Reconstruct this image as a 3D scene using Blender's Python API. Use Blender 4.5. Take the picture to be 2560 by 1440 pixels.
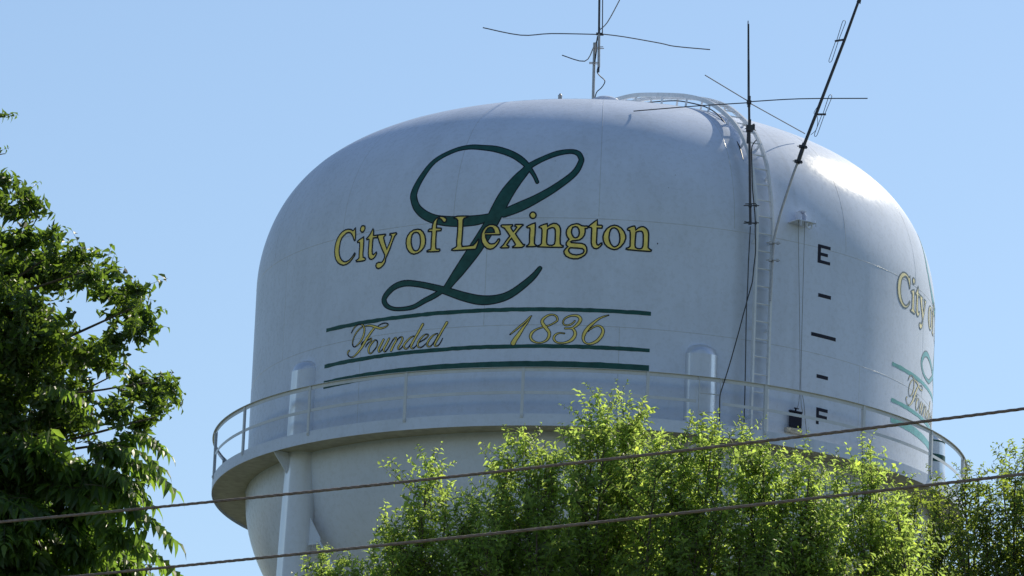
import bpy, bmesh, math, random
import numpy as np
from mathutils import Vector, Matrix, Euler
from mathutils.geometry import tessellate_polygon

for o in list(bpy.data.objects):
    bpy.data.objects.remove(o, do_unlink=True)
scene = bpy.context.scene
COL = scene.collection
rad_ = math.radians

# ---------------------------------------------------------------- camera, sky, sun, exposure
cd = bpy.data.cameras.new('camera'); cam = bpy.data.objects.new('camera', cd); COL.objects.link(cam)
scene.camera = cam
YAW, PITCH, ROLL = rad_(-0.81766), rad_(14.51224), rad_(2.43314)
fw = Vector((math.sin(YAW)*math.cos(PITCH), math.cos(YAW)*math.cos(PITCH), math.sin(PITCH)))
rt = Vector((math.cos(YAW), -math.sin(YAW), 0)); up = rt.cross(fw)
cr, sr = math.cos(ROLL), math.sin(ROLL)
rt, up = cr*rt + sr*up, cr*up - sr*rt
cam.matrix_world = Matrix(((rt.x, up.x, -fw.x, 0), (rt.y, up.y, -fw.y, -132.012), (rt.z, up.z, -fw.z, 1.6), (0, 0, 0, 1)))
cd.sensor_width = 36; cd.lens = 36*15188.35/2560; cd.clip_start = .5; cd.clip_end = 9000

SUN_EL, SUN_AZ = rad_(40.8), rad_(39.5)          # azimuth from +Y towards +X
world = bpy.data.worlds.new('World'); scene.world = world; world.use_nodes = True
wn = world.node_tree; wn.nodes.clear()
sky = wn.nodes.new('ShaderNodeTexSky'); sky.sky_type = 'NISHITA'; sky.sun_disc = False
sky.sun_elevation = SUN_EL; sky.sun_rotation = SUN_AZ
sky.air_density = 1.15; sky.dust_density = 0.4; sky.ozone_density = 2.4; sky.altitude = 150
bg = wn.nodes.new('ShaderNodeBackground'); bg.inputs['Strength'].default_value = 0.105
wo = wn.nodes.new('ShaderNodeOutputWorld')
wn.links.new(sky.outputs[0], bg.inputs[0]); wn.links.new(bg.outputs[0], wo.inputs[0])
sd = bpy.data.lights.new('sun', 'SUN'); sd.energy = 5.0; sd.angle = rad_(0.53); sd.color = (1, .905, .72)
sun = bpy.data.objects.new('sun', sd); COL.objects.link(sun)
sdir = Vector((math.sin(SUN_AZ)*math.cos(SUN_EL), math.cos(SUN_AZ)*math.cos(SUN_EL), math.sin(SUN_EL)))
sun.rotation_euler = (-sdir).to_track_quat('-Z', 'Y').to_euler(); sun.location = sdir*200
scene.view_settings.view_transform = 'Standard'; scene.view_settings.look = 'None'
scene.view_settings.exposure = 0.31; scene.view_settings.gamma = 1; scene.view_settings.use_curve_mapping = False
scene.cycles.max_bounces = 8; scene.cycles.transparent_max_bounces = 8
scene.cycles.sample_clamp_indirect = 8

# ---------------------------------------------------------------- helpers
def tag(o, label=None, cat=None, group=None, kind=None):
    if label: o['label'] = label
    if cat: o['category'] = cat
    if group: o['group'] = group
    if kind: o['kind'] = kind
    return o
def empty(name, loc, label=None, cat=None, group=None):
    o = bpy.data.objects.new(name, None); COL.objects.link(o); o.location = loc; o.empty_display_size = .3
    return tag(o, label, cat, group)
def link(name, me, parent=None, kind=None):
    o = bpy.data.objects.new(name, me); COL.objects.link(o)
    if parent is not None:
        o.parent = parent
        base = Vector((0, 0, 0)); q = parent
        while q is not None:
            base += q.location; q = q.parent
        o.location = -base                      # meshes are written in world coordinates
    if kind: o['kind'] = kind
    return o
class MB:
    def __init__(s): s.v = []; s.f = []; s.m = []
    def add(s, v, f, m=0):
        n = len(s.v); s.v += [tuple(p) for p in v]; s.f += [tuple(i+n for i in q) for q in f]; s.m += [m]*len(f); return s
    def box(s, c, sx, sy, sz, M=None, m=0):
        P = [Vector((x*sx/2, y*sy/2, z*sz/2)) for z in (-1, 1) for x, y in ((-1,-1),(1,-1),(1,1),(-1,1))]
        if M is not None: P = [M @ p for p in P]
        c = Vector(c)
        return s.add([p+c for p in P], [(3,2,1,0),(4,5,6,7),(0,1,5,4),(1,2,6,5),(2,3,7,6),(3,0,4,7)], m)
    def bar(s, a, b, w, h, side=None, m=0):
        a, b = Vector(a), Vector(b); d = (b-a).normalized()
        x = (Vector(side) if side is not None else (Vector((0,0,1)) if abs(d.z) < .9 else Vector((1,0,0))))
        x = (x - d*x.dot(d)).normalized(); y = d.cross(x)
        P = [q + x*i*w/2 + y*j*h/2 for q in (a, b) for i, j in ((-1,-1),(1,-1),(1,1),(-1,1))]
        return s.add(P, [(3,2,1,0),(4,5,6,7),(0,1,5,4),(1,2,6,5),(2,3,7,6),(3,0,4,7)], m)
    def tube(s, pts, r, n=8, cap=True, m=0, closed=False):
        P = [Vector(p) for p in pts]; k = len(P)
        R_ = r if isinstance(r, (list, tuple)) else [r]*k
        V = []; x = None
        for i, p in enumerate(P):
            if closed: d = P[(i+1) % k]-P[i-1]
            else: d = P[min(k-1, i+1)]-P[max(0, i-1)]
            d.normalize()
            if x is None: x = d.orthogonal().normalized()
            x = (x - d*x.dot(d)).normalized(); y = d.cross(x)
            V += [p + (x*math.cos(2*math.pi*j/n) + y*math.sin(2*math.pi*j/n))*R_[i] for j in range(n)]
        F = [(i*n+j, i*n+(j+1) % n, ((i+1) % k)*n+(j+1) % n, ((i+1) % k)*n+j) for i in range(k if closed else k-1) for j in range(n)]
        if cap and not closed: F += [tuple(range(n-1, -1, -1)), tuple((k-1)*n+j for j in range(n))]
        return s.add(V, F, m)
    def sweep_ring(s, prof, a0, a1, n, m=0):
        """closed (r,z) profile swept round the tower axis from azimuth a0 to a1 (degrees)"""
        full = abs(a1-a0) >= 359.99; k = len(prof); V = []
        for i in range(n if full else n+1):
            a = rad_(a0+(a1-a0)*i/n); V += [(r*math.sin(a), -r*math.cos(a), z) for r, z in prof]
        F = []
        for i in range(n):
            j = (i+1) % n if full else i+1
            F += [(i*k+q, i*k+(q+1) % k, j*k+(q+1) % k, j*k+q) for q in range(k)]
        if not full: F += [tuple(range(k-1, -1, -1)), tuple(n*k+q for q in range(k))]
        return s.add(V, F, m)
    def build(s, name, mats, parent=None, smooth=False, kind=None, fix=True):
        me = bpy.data.meshes.new(name); me.from_pydata(s.v, [], s.f)
        for q in (mats if isinstance(mats, (list, tuple)) else [mats]): me.materials.append(q)
        if any(s.m): me.polygons.foreach_set('material_index', s.m)
        if fix:
            b = bmesh.new(); b.from_mesh(me); bmesh.ops.recalc_face_normals(b, faces=b.faces); b.to_mesh(me); b.free()
        if smooth: me.polygons.foreach_set('use_smooth', [True]*len(me.polygons))
        me.update()
        return link(name, me, parent, kind)
def catmull(P, sub=6):
    P = [np.array(p, float) for p in P]; out = []
    for i in range(len(P)-1):
        a = P[max(0, i-1)]; b = P[i]; c = P[i+1]; d = P[min(len(P)-1, i+2)]
        for k in range(sub):
            t = k/sub
            out.append(.5*((2*b)+(c-a)*t+(2*a-5*b+4*c-d)*t*t+(3*b-a-3*c+d)*t**3))
    out.append(P[-1]); return out

# ---------------------------------------------------------------- materials
def newmat(name):
    m = bpy.data.materials.new(name); m.use_nodes = True; nt = m.node_tree
    return m, nt, nt.nodes['Principled BSDF']
def N(nt, t, **k):
    n = nt.nodes.new(t)
    for a, b in k.items(): setattr(n, a, b)
    return n
def ramp(nt, fac, stops):
    r = N(nt, 'ShaderNodeValToRGB'); e = r.color_ramp.elements
    while len(e) < len(stops): e.new(.5)
    for q, (p, c) in zip(e, stops): q.position = p; q.color = (*c, 1)
    nt.links.new(fac, r.inputs[0]); return r.outputs[0]
def simple(name, col, rough=.5, metal=0, var=.15, scale=6, bump=0.0, bscale=60, spec=.5):
    m, nt, p = newmat(name)
    tc = N(nt, 'ShaderNodeTexCoord'); n1 = N(nt, 'ShaderNodeTexNoise'); n1.inputs['Scale'].default_value = scale; n1.inputs['Detail'].default_value = 6
    nt.links.new(tc.outputs['Object'], n1.inputs['Vector'])
    c0 = tuple(max(0, c*(1-var)) for c in col); c1 = tuple(min(1, c*(1+var)) for c in col)
    nt.links.new(ramp(nt, n1.outputs[0], [(.3, c0), (.7, c1)]), p.inputs['Base Color'])
    p.inputs['Roughness'].default_value = rough; p.inputs['Metallic'].default_value = metal; p.inputs['Specular IOR Level'].default_value = spec
    if bump:
        n2 = N(nt, 'ShaderNodeTexNoise'); n2.inputs['Scale'].default_value = bscale; nt.links.new(tc.outputs['Object'], n2.inputs['Vector'])
        b = N(nt, 'ShaderNodeBump'); b.inputs['Strength'].default_value = bump; b.inputs['Distance'].default_value = .01
        nt.links.new(n2.outputs[0], b.inputs['Height']); nt.links.new(b.outputs[0], p.inputs['Normal'])
    return m
def tank_paint(name, base, rough=.24, streak=.10, spec=.5):
    """gloss white tank enamel: faint mottling, vertical drip streaks, shallow plate waviness and sprayed orange peel"""
    m, nt, p = newmat(name)
    tc = N(nt, 'ShaderNodeTexCoord')
    big = N(nt, 'ShaderNodeTexNoise'); big.inputs['Scale'].default_value = .55; big.inputs['Detail'].default_value = 8; big.inputs['Roughness'].default_value = .65
    nt.links.new(tc.outputs['Object'], big.inputs['Vector'])
    mp = N(nt, 'ShaderNodeMapping'); mp.inputs['Scale'].default_value = (2.6, 2.6, .22)
    nt.links.new(tc.outputs['Object'], mp.inputs['Vector'])
    st = N(nt, 'ShaderNodeTexNoise'); st.inputs['Scale'].default_value = 1; st.inputs['Detail'].default_value = 7; st.inputs['Roughness'].default_value = .6
    nt.links.new(mp.outputs[0], st.inputs['Vector'])
    fine = N(nt, 'ShaderNodeTexNoise'); fine.inputs['Scale'].default_value = 9; fine.inputs['Detail'].default_value = 10; fine.inputs['Roughness'].default_value = .7
    nt.links.new(tc.outputs['Object'], fine.inputs['Vector'])
    dirt = tuple(c*q for c, q in zip(base, (.80, .79, .75)))
    c1 = ramp(nt, st.outputs[0], [(.36, tuple(b*(1-streak)+d*streak*.2 for b, d in zip(base, dirt))), (.58, base)])
    c2 = ramp(nt, big.outputs[0], [(.30, (.91, .905, .89)), (.56, (1, 1, 1))])
    c3 = ramp(nt, fine.outputs[0], [(.33, (.93, .925, .91)), (.52, (1, 1, 1))])
    def mul(a, b):
        x = N(nt, 'ShaderNodeMix', data_type='RGBA', blend_type='MULTIPLY'); x.inputs[0].default_value = 1
        nt.links.new(a, x.inputs[6]); nt.links.new(b, x.inputs[7]); return x.outputs[2]
    col = mul(mul(c1, c2), c3)
    if name == 'white_tank_enamel':           # grime that has run down beside the ladder and its clamps
        sx = N(nt, 'ShaderNodeSeparateXYZ'); nt.links.new(tc.outputs['Object'], sx.inputs[0])
        ng = N(nt, 'ShaderNodeMath', operation='MULTIPLY'); ng.inputs[1].default_value = -1; nt.links.new(sx.outputs[1], ng.inputs[0])
        at = N(nt, 'ShaderNodeMath', operation='ARCTAN2'); nt.links.new(sx.outputs[0], at.inputs[0]); nt.links.new(ng.outputs[0], at.inputs[1])
        for az, half, amt in ((23.6, 1.5, .20), (27.4, 1.5, .17), (34.2, .8, .08), (-3.0, 1.2, .04), (-31, 2.2, .05)):
            d = N(nt, 'ShaderNodeMath', operation='SUBTRACT'); nt.links.new(at.outputs[0], d.inputs[0]); d.inputs[1].default_value = rad_(az)
            ab = N(nt, 'ShaderNodeMath', operation='ABSOLUTE'); nt.links.new(d.outputs[0], ab.inputs[0])
            mr = N(nt, 'ShaderNodeMapRange', interpolation_type='SMOOTHSTEP'); nt.links.new(ab.outputs[0], mr.inputs[0])
            mr.inputs[1].default_value = 0; mr.inputs[2].default_value = rad_(half); mr.inputs[3].default_value = amt; mr.inputs[4].default_value = 0
            wob = N(nt, 'ShaderNodeMath', operation='MULTIPLY'); nt.links.new(mr.outputs[0], wob.inputs[0]); nt.links.new(st.outputs[0], wob.inputs[1])
            x = N(nt, 'ShaderNodeMix', data_type='RGBA', blend_type='MULTIPLY'); w2 = N(nt, 'ShaderNodeMath', operation='MULTIPLY'); w2.inputs[1].default_value = 3.2
            nt.links.new(wob.outputs[0], w2.inputs[0]); nt.links.new(w2.outputs[0], x.inputs[0]); nt.links.new(col, x.inputs[6]); x.inputs[7].default_value = (.52, .50, .46, 1); col = x.outputs[2]
    nt.links.new(col, p.inputs['Base Color'])
    rr = N(nt, 'ShaderNodeMapRange'); rr.inputs[1].default_value = .3; rr.inputs[2].default_value = .7; rr.inputs[3].default_value = rough*.85; rr.inputs[4].default_value = rough*1.25
    nt.links.new(fine.outputs[0], rr.inputs[0]); nt.links.new(rr.outputs[0], p.inputs['Roughness'])
    p.inputs['Specular IOR Level'].default_value = 0
    wv = N(nt, 'ShaderNodeTexNoise'); wv.inputs['Scale'].default_value = 1.6; wv.inputs['Detail'].default_value = 2
    nt.links.new(tc.outputs['Object'], wv.inputs['Vector'])
    pe = N(nt, 'ShaderNodeTexNoise'); pe.inputs['Scale'].default_value = 26; pe.inputs['Detail'].default_value = 4
    nt.links.new(tc.outputs['Object'], pe.inputs['Vector'])
    b1 = N(nt, 'ShaderNodeBump'); b1.inputs['Strength'].default_value = .16; b1.inputs['Distance'].default_value = .03
    b2 = N(nt, 'ShaderNodeBump'); b2.inputs['Strength'].default_value = .25; b2.inputs['Distance'].default_value = .004
    nt.links.new(wv.outputs[0], b1.inputs['Height']); nt.links.new(pe.outputs[0], b2.inputs['Height'])
    nt.links.new(b1.outputs[0], b2.inputs['Normal']); nt.links.new(b2.outputs[0], p.inputs['Normal'])
    g1 = N(nt, 'ShaderNodeBsdfAnisotropic', distribution='BECKMANN'); nt.links.new(rr.outputs[0], g1.inputs['Roughness']); nt.links.new(b2.outputs[0], g1.inputs['Normal'])
    g2 = N(nt, 'ShaderNodeBsdfAnisotropic', distribution='GGX'); g2.inputs['Roughness'].default_value = rough*1.2; nt.links.new(b2.outputs[0], g2.inputs['Normal'])
    gl = N(nt, 'ShaderNodeMixShader'); gl.inputs[0].default_value = .34; nt.links.new(g1.outputs[0], gl.inputs[1]); nt.links.new(g2.outputs[0], gl.inputs[2])
    fr = N(nt, 'ShaderNodeFresnel'); fr.inputs[0].default_value = 1.47; sc = N(nt, 'ShaderNodeMath', operation='MULTIPLY'); sc.inputs[1].default_value = spec*2; sc.use_clamp = True
    nt.links.new(fr.outputs[0], sc.inputs[0]); mx = N(nt, 'ShaderNodeMixShader'); nt.links.new(sc.outputs[0], mx.inputs[0]); nt.links.new(p.outputs[0], mx.inputs[1]); nt.links.new(gl.outputs[0], mx.inputs[2])
    nt.links.new(mx.outputs[0], nt.nodes['Material Output'].inputs[0])
    return m
M_WHITE = tank_paint('white_tank_enamel', (.59, .665, .82), rough=.27, spec=.22, streak=.05)
M_SEAM = tank_paint('weld_bead_paint', (.49, .54, .62), rough=.28)
M_RAILP = tank_paint('railing_paint', (.56, .60, .66), rough=.3)
M_GREEN = simple('green_sign_paint', (.017, .080, .074), .5, var=.22, scale=7, spec=.2)
M_DARK = simple('black_outline_paint', (.008, .014, .022), .5, var=.2, spec=.2)
M_GOLD = simple('gold_sign_paint', (.82, .66, .18), .55, var=.14, scale=8, spec=.15)
M_GREEN2 = simple('sunlit_green_sign_paint', (.055, .27, .25), .3, var=.2, scale=7)  # this and the next two: sign paints with sun and glare in the colour
M_DARK2 = simple('sunlit_outline_paint', (.07, .10, .10), .4, var=.2)
M_GOLD2 = simple('sunlit_gold_sign_paint', (.74, .66, .34), .4, var=.12, scale=8)
M_COL = tank_paint('column_enamel', (.62, .68, .80), rough=.34, spec=.4, streak=.06)
M_LADDER = tank_paint('ladder_enamel', (.70, .74, .80), rough=.28, spec=.6)
M_NAVY = simple('dark_navy_paint', (.012, .013, .028), .5, spec=.15)
M_STEEL = simple('weathered_galvanised_steel', (.34, .34, .35), .42, .75, scale=20)
M_BLACKM = simple('dark_coated_metal', (.035, .037, .045), .4, .3, scale=20)
M_CABLE = simple('black_cable_jacket', (.012, .013, .016), .45, scale=20)
M_WIRE = simple('grey_gauge_wire', (.10, .10, .10), .5, .4)
M_POWER = simple('weathered_brown_conductor', (.19, .145, .125), .8, 0, var=.3, scale=40)
M_TRAY = simple('stained_bare_steel', (.45, .42, .36), .6, var=.4, scale=14)
M_DECK = simple('walkway_underside_primer', (.30, .31, .27), .7, var=.2)
M_CONC = simple('concrete', (.32, .31, .29), .9, bump=.3)
M_BARK = simple('grey_brown_bark', (.085, .068, .052), .9, var=.4, scale=12, bump=.6, bscale=30)
M_TWIG = simple('green_brown_twig_bark', (.07, .062, .035), .8, var=.3, scale=30)
def leafmat(name, col, trans, rough=.42, mix=.45):
    m, nt, p = newmat(name)
    out = nt.nodes['Material Output']
    g = N(nt, 'ShaderNodeNewGeometry'); oi = N(nt, 'ShaderNodeObjectInfo')
    ad = N(nt, 'ShaderNodeMath', operation='ADD'); nt.links.new(g.outputs['Random Per Island'], ad.inputs[0]); nt.links.new(oi.outputs['Random'], ad.inputs[1])
    md = N(nt, 'ShaderNodeMath', operation='FRACT'); nt.links.new(ad.outputs[0], md.inputs[0])
    def three(c, k):
        return ramp(nt, md.outputs[0], [(0, tuple(x*.62*q for x, q in zip(c, (1, 1.02, .9)))), (.5, c), (.86, tuple(x*1.25*q for x, q in zip(c, (1.0, 1, .8)))), (1, tuple(min(1, x*k*q) for x, q in zip(c, (1.12, 1.0, .7))))])
    nt.links.new(three(col, 1.4), p.inputs['Base Color'])
    p.inputs['Roughness'].default_value = rough; p.inputs['Specular IOR Level'].default_value = .5
    t = N(nt, 'ShaderNodeBsdfTranslucent'); nt.links.new(three(trans, 1.3), t.inputs[0])
    mx = N(nt, 'ShaderNodeMixShader'); mx.inputs[0].default_value = mix
    nt.links.new(p.outputs[0], mx.inputs[1]); nt.links.new(t.outputs[0], mx.inputs[2]); nt.links.new(mx.outputs[0], out.inputs[0])
    return m
M_LEAF = leafmat('yellow_green_leaf', (.090, .138, .042), (.50, .68, .15), rough=.48, mix=.60)
M_LEAFD = leafmat('deep_green_leaf', (.038, .070, .022), (.40, .54, .085), rough=.5, mix=.54)
M_AILAN = leafmat('long_compound_leaf_green', (.046, .088, .025), (.25, .42, .06), rough=.46, mix=.48)
M_FROND = leafmat('green_leaflet', (.040, .076, .021), (.20, .33, .04), rough=.46, mix=.43)

# ---------------------------------------------------------------- traced sign lettering: (millidegrees of azimuth, mm of height[, brush width mm])
LETTERS = [
  ('C', [['-43499,35545 -43372,35401 -43390,35272 -43570,35266 -43756,35304 -43934,35356 -44216,35414 -44576,35458 -45016,35478 -45532,35477 -46121,35439 -46583,35397 -46944,35324 -47111,35223 -47170,35119 -47048,35027 -46782,34949 -46348,34883 -45799,34839 -45188,34830 -44601,34850 -44034,34899 -43602,34954 -43411,34986 -43250,34963 -43382,34930 -43848,34863 -44408,34806 -45071,34771 -45933,34765 -46654,34797 -47309,34852 -47801,34923 -48124,35011 -48277,35120 -48250,35232 -48069,35317 -47708,35406 -47206,35475 -46620,35527 -45937,35553 -45245,35555 -44631,35539 -44097,35501 -43846,35504 -43659,35536']]),
  ('i', [['-41711,35563 -41370,35538 -41301,35492 -41435,35446 -41742,35416 -42071,35427 -42294,35467 -42304,35520 -42073,35560'], ['-41529,35307 -41428,35233 -41447,35056 -41501,34920 -41429,34855 -40894,34820 -40878,34788 -41069,34771 -41992,34773 -42895,34783 -42990,34809 -42509,34832 -42317,34856 -42337,34977 -42286,35121 -42318,35186 -42450,35205 -42820,35208 -42874,35233 -42478,35262 -42002,35284']]),
  ('t', [['-39543,35450 -39386,35411 -39380,35299 -38483,35287 -38497,35250 -38598,35236 -39409,35243 -39488,35164 -39510,34963 -39396,34885 -39116,34864 -38749,34901 -38562,34910 -38509,34877 -38716,34828 -39078,34783 -39535,34767 -39933,34786 -40232,34840 -40318,34938 -40277,35098 -40255,35218 -40382,35237 -40775,35232 -40850,35258 -40485,35287 -40115,35336 -39794,35403']]),
  ('y', [['-38393,35289 -36883,35282 -36799,35261 -37157,35227 -37184,35203 -36870,35085 -36398,34941 -35969,35054 -35680,35146 -35527,35215 -35685,35242 -35945,35250 -35920,35278 -34647,35277 -34564,35252 -34942,35206 -35265,35115 -35772,34939 -36563,34727 -36609,34664 -36951,34598 -37452,34550 -37973,34535 -38404,34566 -38538,34609 -38445,34655 -38037,34676 -37354,34664 -37069,34696 -36767,34771 -36789,34819 -37415,34966 -38012,35121 -38409,35241']]),
  ('o', [['-30519,35294 -29968,35279 -29472,35224 -29102,35140 -28916,35042 -28925,34946 -29134,34876 -29580,34810 -30240,34763 -30987,34749 -31548,34773 -32056,34828 -32440,34913 -32607,35012 -32587,35099 -32374,35176 -31947,35242 -31273,35289', '-30768,35230 -30350,35212 -30019,35152 -29879,35054 -29855,34958 -29980,34879 -30265,34827 -30669,34813 -31093,34842 -31433,34915 -31632,35014 -31647,35102 -31509,35188 -31178,35223']]),
  ('f', [['-26205,35528 -25675,35507 -25300,35467 -25254,35431 -25371,35396 -25626,35383 -25860,35401 -26174,35457 -26515,35489 -26773,35479 -26952,35433 -27024,35362 -27012,35278 -26168,35265 -26094,35240 -26180,35209 -26967,35210 -27017,35083 -27023,34923 -26957,34835 -26783,34809 -26257,34803 -26182,34778 -26336,34752 -27554,34758 -28522,34769 -28563,34790 -28303,34806 -27906,34814 -27825,34861 -27850,35013 -27799,35140 -27826,35212 -28494,35216 -28505,35244 -28281,35269 -27815,35268 -27745,35347 -27545,35432 -27107,35491 -26661,35522']]),
  ('L', [['-21492,35487 -21513,35463 -22135,35445 -22310,35402 -22296,35275 -22329,35099 -22376,34877 -22262,34820 -21228,34824 -20360,34833 -19943,34882 -19538,34962 -19410,34950 -19459,34910 -19781,34769 -19957,34743 -21200,34744 -22328,34741 -23788,34746 -24079,34757 -24024,34780 -23398,34814 -23219,34844 -23262,34964 -23174,35163 -23185,35283 -23228,35403 -23465,35445 -23917,35461 -23958,35481 -23360,35500 -22471,35496']]),
  ('e', [['-17192,35270 -16639,35247 -16198,35193 -15930,35113 -15848,35049 -15966,35040 -18339,35050 -18255,34982 -17986,34909 -17602,34855 -17232,34841 -16750,34850 -16401,34892 -16176,34943 -15997,34950 -15897,34922 -16088,34859 -16488,34789 -16956,34740 -17437,34727 -17992,34746 -18501,34804 -18898,34890 -19051,34979 -19022,35074 -18802,35152 -18396,35222 -17800,35266', '-16830,35093 -18415,35094 -18278,35141 -17959,35195 -17599,35213 -17230,35199 -16940,35149']]),
  ('x', [['-15648,35254 -13878,35251 -13839,35223 -14130,35201 -14060,35168 -13709,35096 -13369,35150 -13174,35193 -13269,35210 -13480,35218 -13460,35250 -13283,35255 -12214,35254 -12120,35238 -12435,35203 -12888,35133 -13337,35051 -12956,34974 -12328,34861 -12017,34813 -11749,34809 -11829,34781 -12173,34746 -12883,34744 -13687,34746 -13723,34766 -13373,34789 -13263,34816 -13519,34873 -13962,34954 -14357,34883 -14694,34813 -14567,34793 -14355,34784 -14318,34760 -14432,34745 -15572,34745 -15727,34758 -15292,34808 -14785,34909 -14246,35002 -14726,35099 -15233,35181 -15725,35215 -15793,35239']]),
  ('i', [['-10075,35451 -10133,35415 -10315,35389 -10571,35380 -10833,35390 -11031,35417 -11111,35453 -11054,35488 -10873,35514 -10617,35524 -10354,35514 -10156,35487'], ['-10188,35283 -10126,35215 -10118,35056 -10170,34937 -10167,34834 -10011,34802 -9711,34782 -9765,34766 -10526,34759 -11410,34760 -11416,34780 -11072,34811 -10969,34859 -11018,35018 -10967,35137 -11037,35173 -11421,35177 -11546,35197 -11375,35217 -10797,35256']]),
  ('n', [['-8220,35266 -8141,35198 -7747,35246 -7173,35274 -6705,35267 -6285,35224 -6063,35160 -6013,35089 -6055,34938 -5993,34827 -5810,34796 -5515,34781 -5508,34757 -5679,34747 -7597,34746 -9557,34756 -9592,34776 -9190,34802 -9024,34833 -9009,34976 -9023,35119 -9126,35167 -9510,35179 -9516,35199 -9260,35222 -8741,35250', '-8151,35135 -8191,34976 -8216,34865 -8082,34809 -7785,34790 -7261,34790 -6920,34818 -6828,34898 -6846,35056 -6899,35136 -7084,35171 -7377,35179 -7723,35167 -8010,35151']]),
  ('g', [['-3577,35272 -3170,35266 -2698,35232 -2233,35225 -1772,35227 -1620,35204 -1757,35176 -2102,35170 -2080,35095 -2175,35023 -2503,34959 -2954,34917 -3527,34900 -4104,34894 -4358,34873 -4208,34854 -3512,34848 -2586,34843 -2058,34818 -1754,34763 -1678,34700 -1720,34645 -1992,34588 -2498,34539 -3065,34505 -3757,34499 -4398,34517 -4988,34555 -5294,34610 -5368,34665 -5151,34713 -4761,34765 -5032,34800 -5046,34848 -4855,34888 -4606,34928 -4940,34983 -5106,35054 -5043,35134 -4772,35198 -4322,35246', '-3674,35209 -3323,35194 -3076,35139 -2997,35068 -3094,35004 -3316,34972 -3602,34959 -3895,34974 -4110,35017 -4274,35080 -4234,35143 -4075,35191', '-4349,34743 -3364,34738 -2437,34729 -2199,34706 -2133,34675 -2293,34630 -2747,34601 -3320,34585 -3959,34597 -4432,34631 -4618,34675 -4572,34714']]),
  ('t', [['-208,35374 -174,35255 519,35255 639,35239 594,35195 480,35191 -185,35191 -195,35024 -212,34882 -110,34827 124,34816 458,34858 658,34867 694,34839 420,34790 85,34748 -200,34735 -607,34745 -908,34791 -1044,34862 -1060,35020 -1048,35179 -1139,35196 -1533,35201 -1562,35220 -1272,35257 -713,35323']]),
  ('o', [['2539,35270 3063,35259 3654,35216 4138,35140 4423,35055 4440,34992 4206,34895 3710,34804 3203,34752 2688,34733 2106,34749 1517,34789 1096,34849 841,34935 789,35014 967,35102 1348,35184 1910,35243', '2555,35212 2907,35194 3209,35149 3433,35071 3515,34985 3479,34905 3266,34840 2957,34806 2672,34792 2378,34810 2076,34856 1854,34925 1746,35004 1808,35092 1961,35164 2211,35201']]),
  ('n', [['5785,35277 5939,35243 5995,35188 6377,35239 6835,35271 7242,35275 7658,35247 7964,35199 8102,35121 8114,34970 8094,34827 8307,34798 8634,34777 8582,34753 8380,34743 6687,34742 4768,34749 4562,34759 4643,34783 4986,34798 5180,34831 5168,34982 5129,35124 5029,35171 4737,35177 4644,35200 4810,35229 5381,35266', '6055,35140 5980,34989 5956,34862 6058,34807 6384,34787 6792,34786 7079,34801 7241,34850 7267,34969 7232,35096 7130,35151 6919,35174 6570,35171 6283,35158']]),
]
MONOGRAM = [
  '-10245,36208,92 -11105,36416,100 -12795,36685,152 -15018,36893,162 -18055,37049,164 -20801,37117,141 -23298,37154,132 -26037,37096,128 -29259,36871,143 -31093,36471,166 -31902,36139,183 -31602,35950,178 -30841,35772,186 -29405,35605,204 -27412,35477,212 -24774,35403,236 -22217,35379,245 -19724,35388,228 -17777,35445,164',
  '-24745,33918,177 -23662,34105,217 -22587,34286,264 -20468,34667,315 -18849,34990,321 -17486,35300,318 -16386,35614,329 -15232,35937,316 -13759,36251,269 -12588,36454,217 -11854,36593,166 -9805,36764,141 -7356,36909,142 -5190,36959,127 -3948,36918,135 -3385,36811,130 -3312,36703,136 -4305,36418,157 -7101,36088,178 -10041,35832,202 -12801,35648,234 -15378,35513,205',
  '-9114,34285,109 -10407,34070,148 -13145,33774,176 -15488,33640,194 -18384,33613,221 -21378,33705,211 -24204,33840,186 -26571,33949,155 -29673,34065,141 -32586,34126,152 -34831,34056,150 -36411,33867,147 -36137,33713,125 -34928,33611,99 -33197,33567,97 -30703,33578,116 -28587,33692,132 -26772,33786,138 -25377,33883,124']
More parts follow.
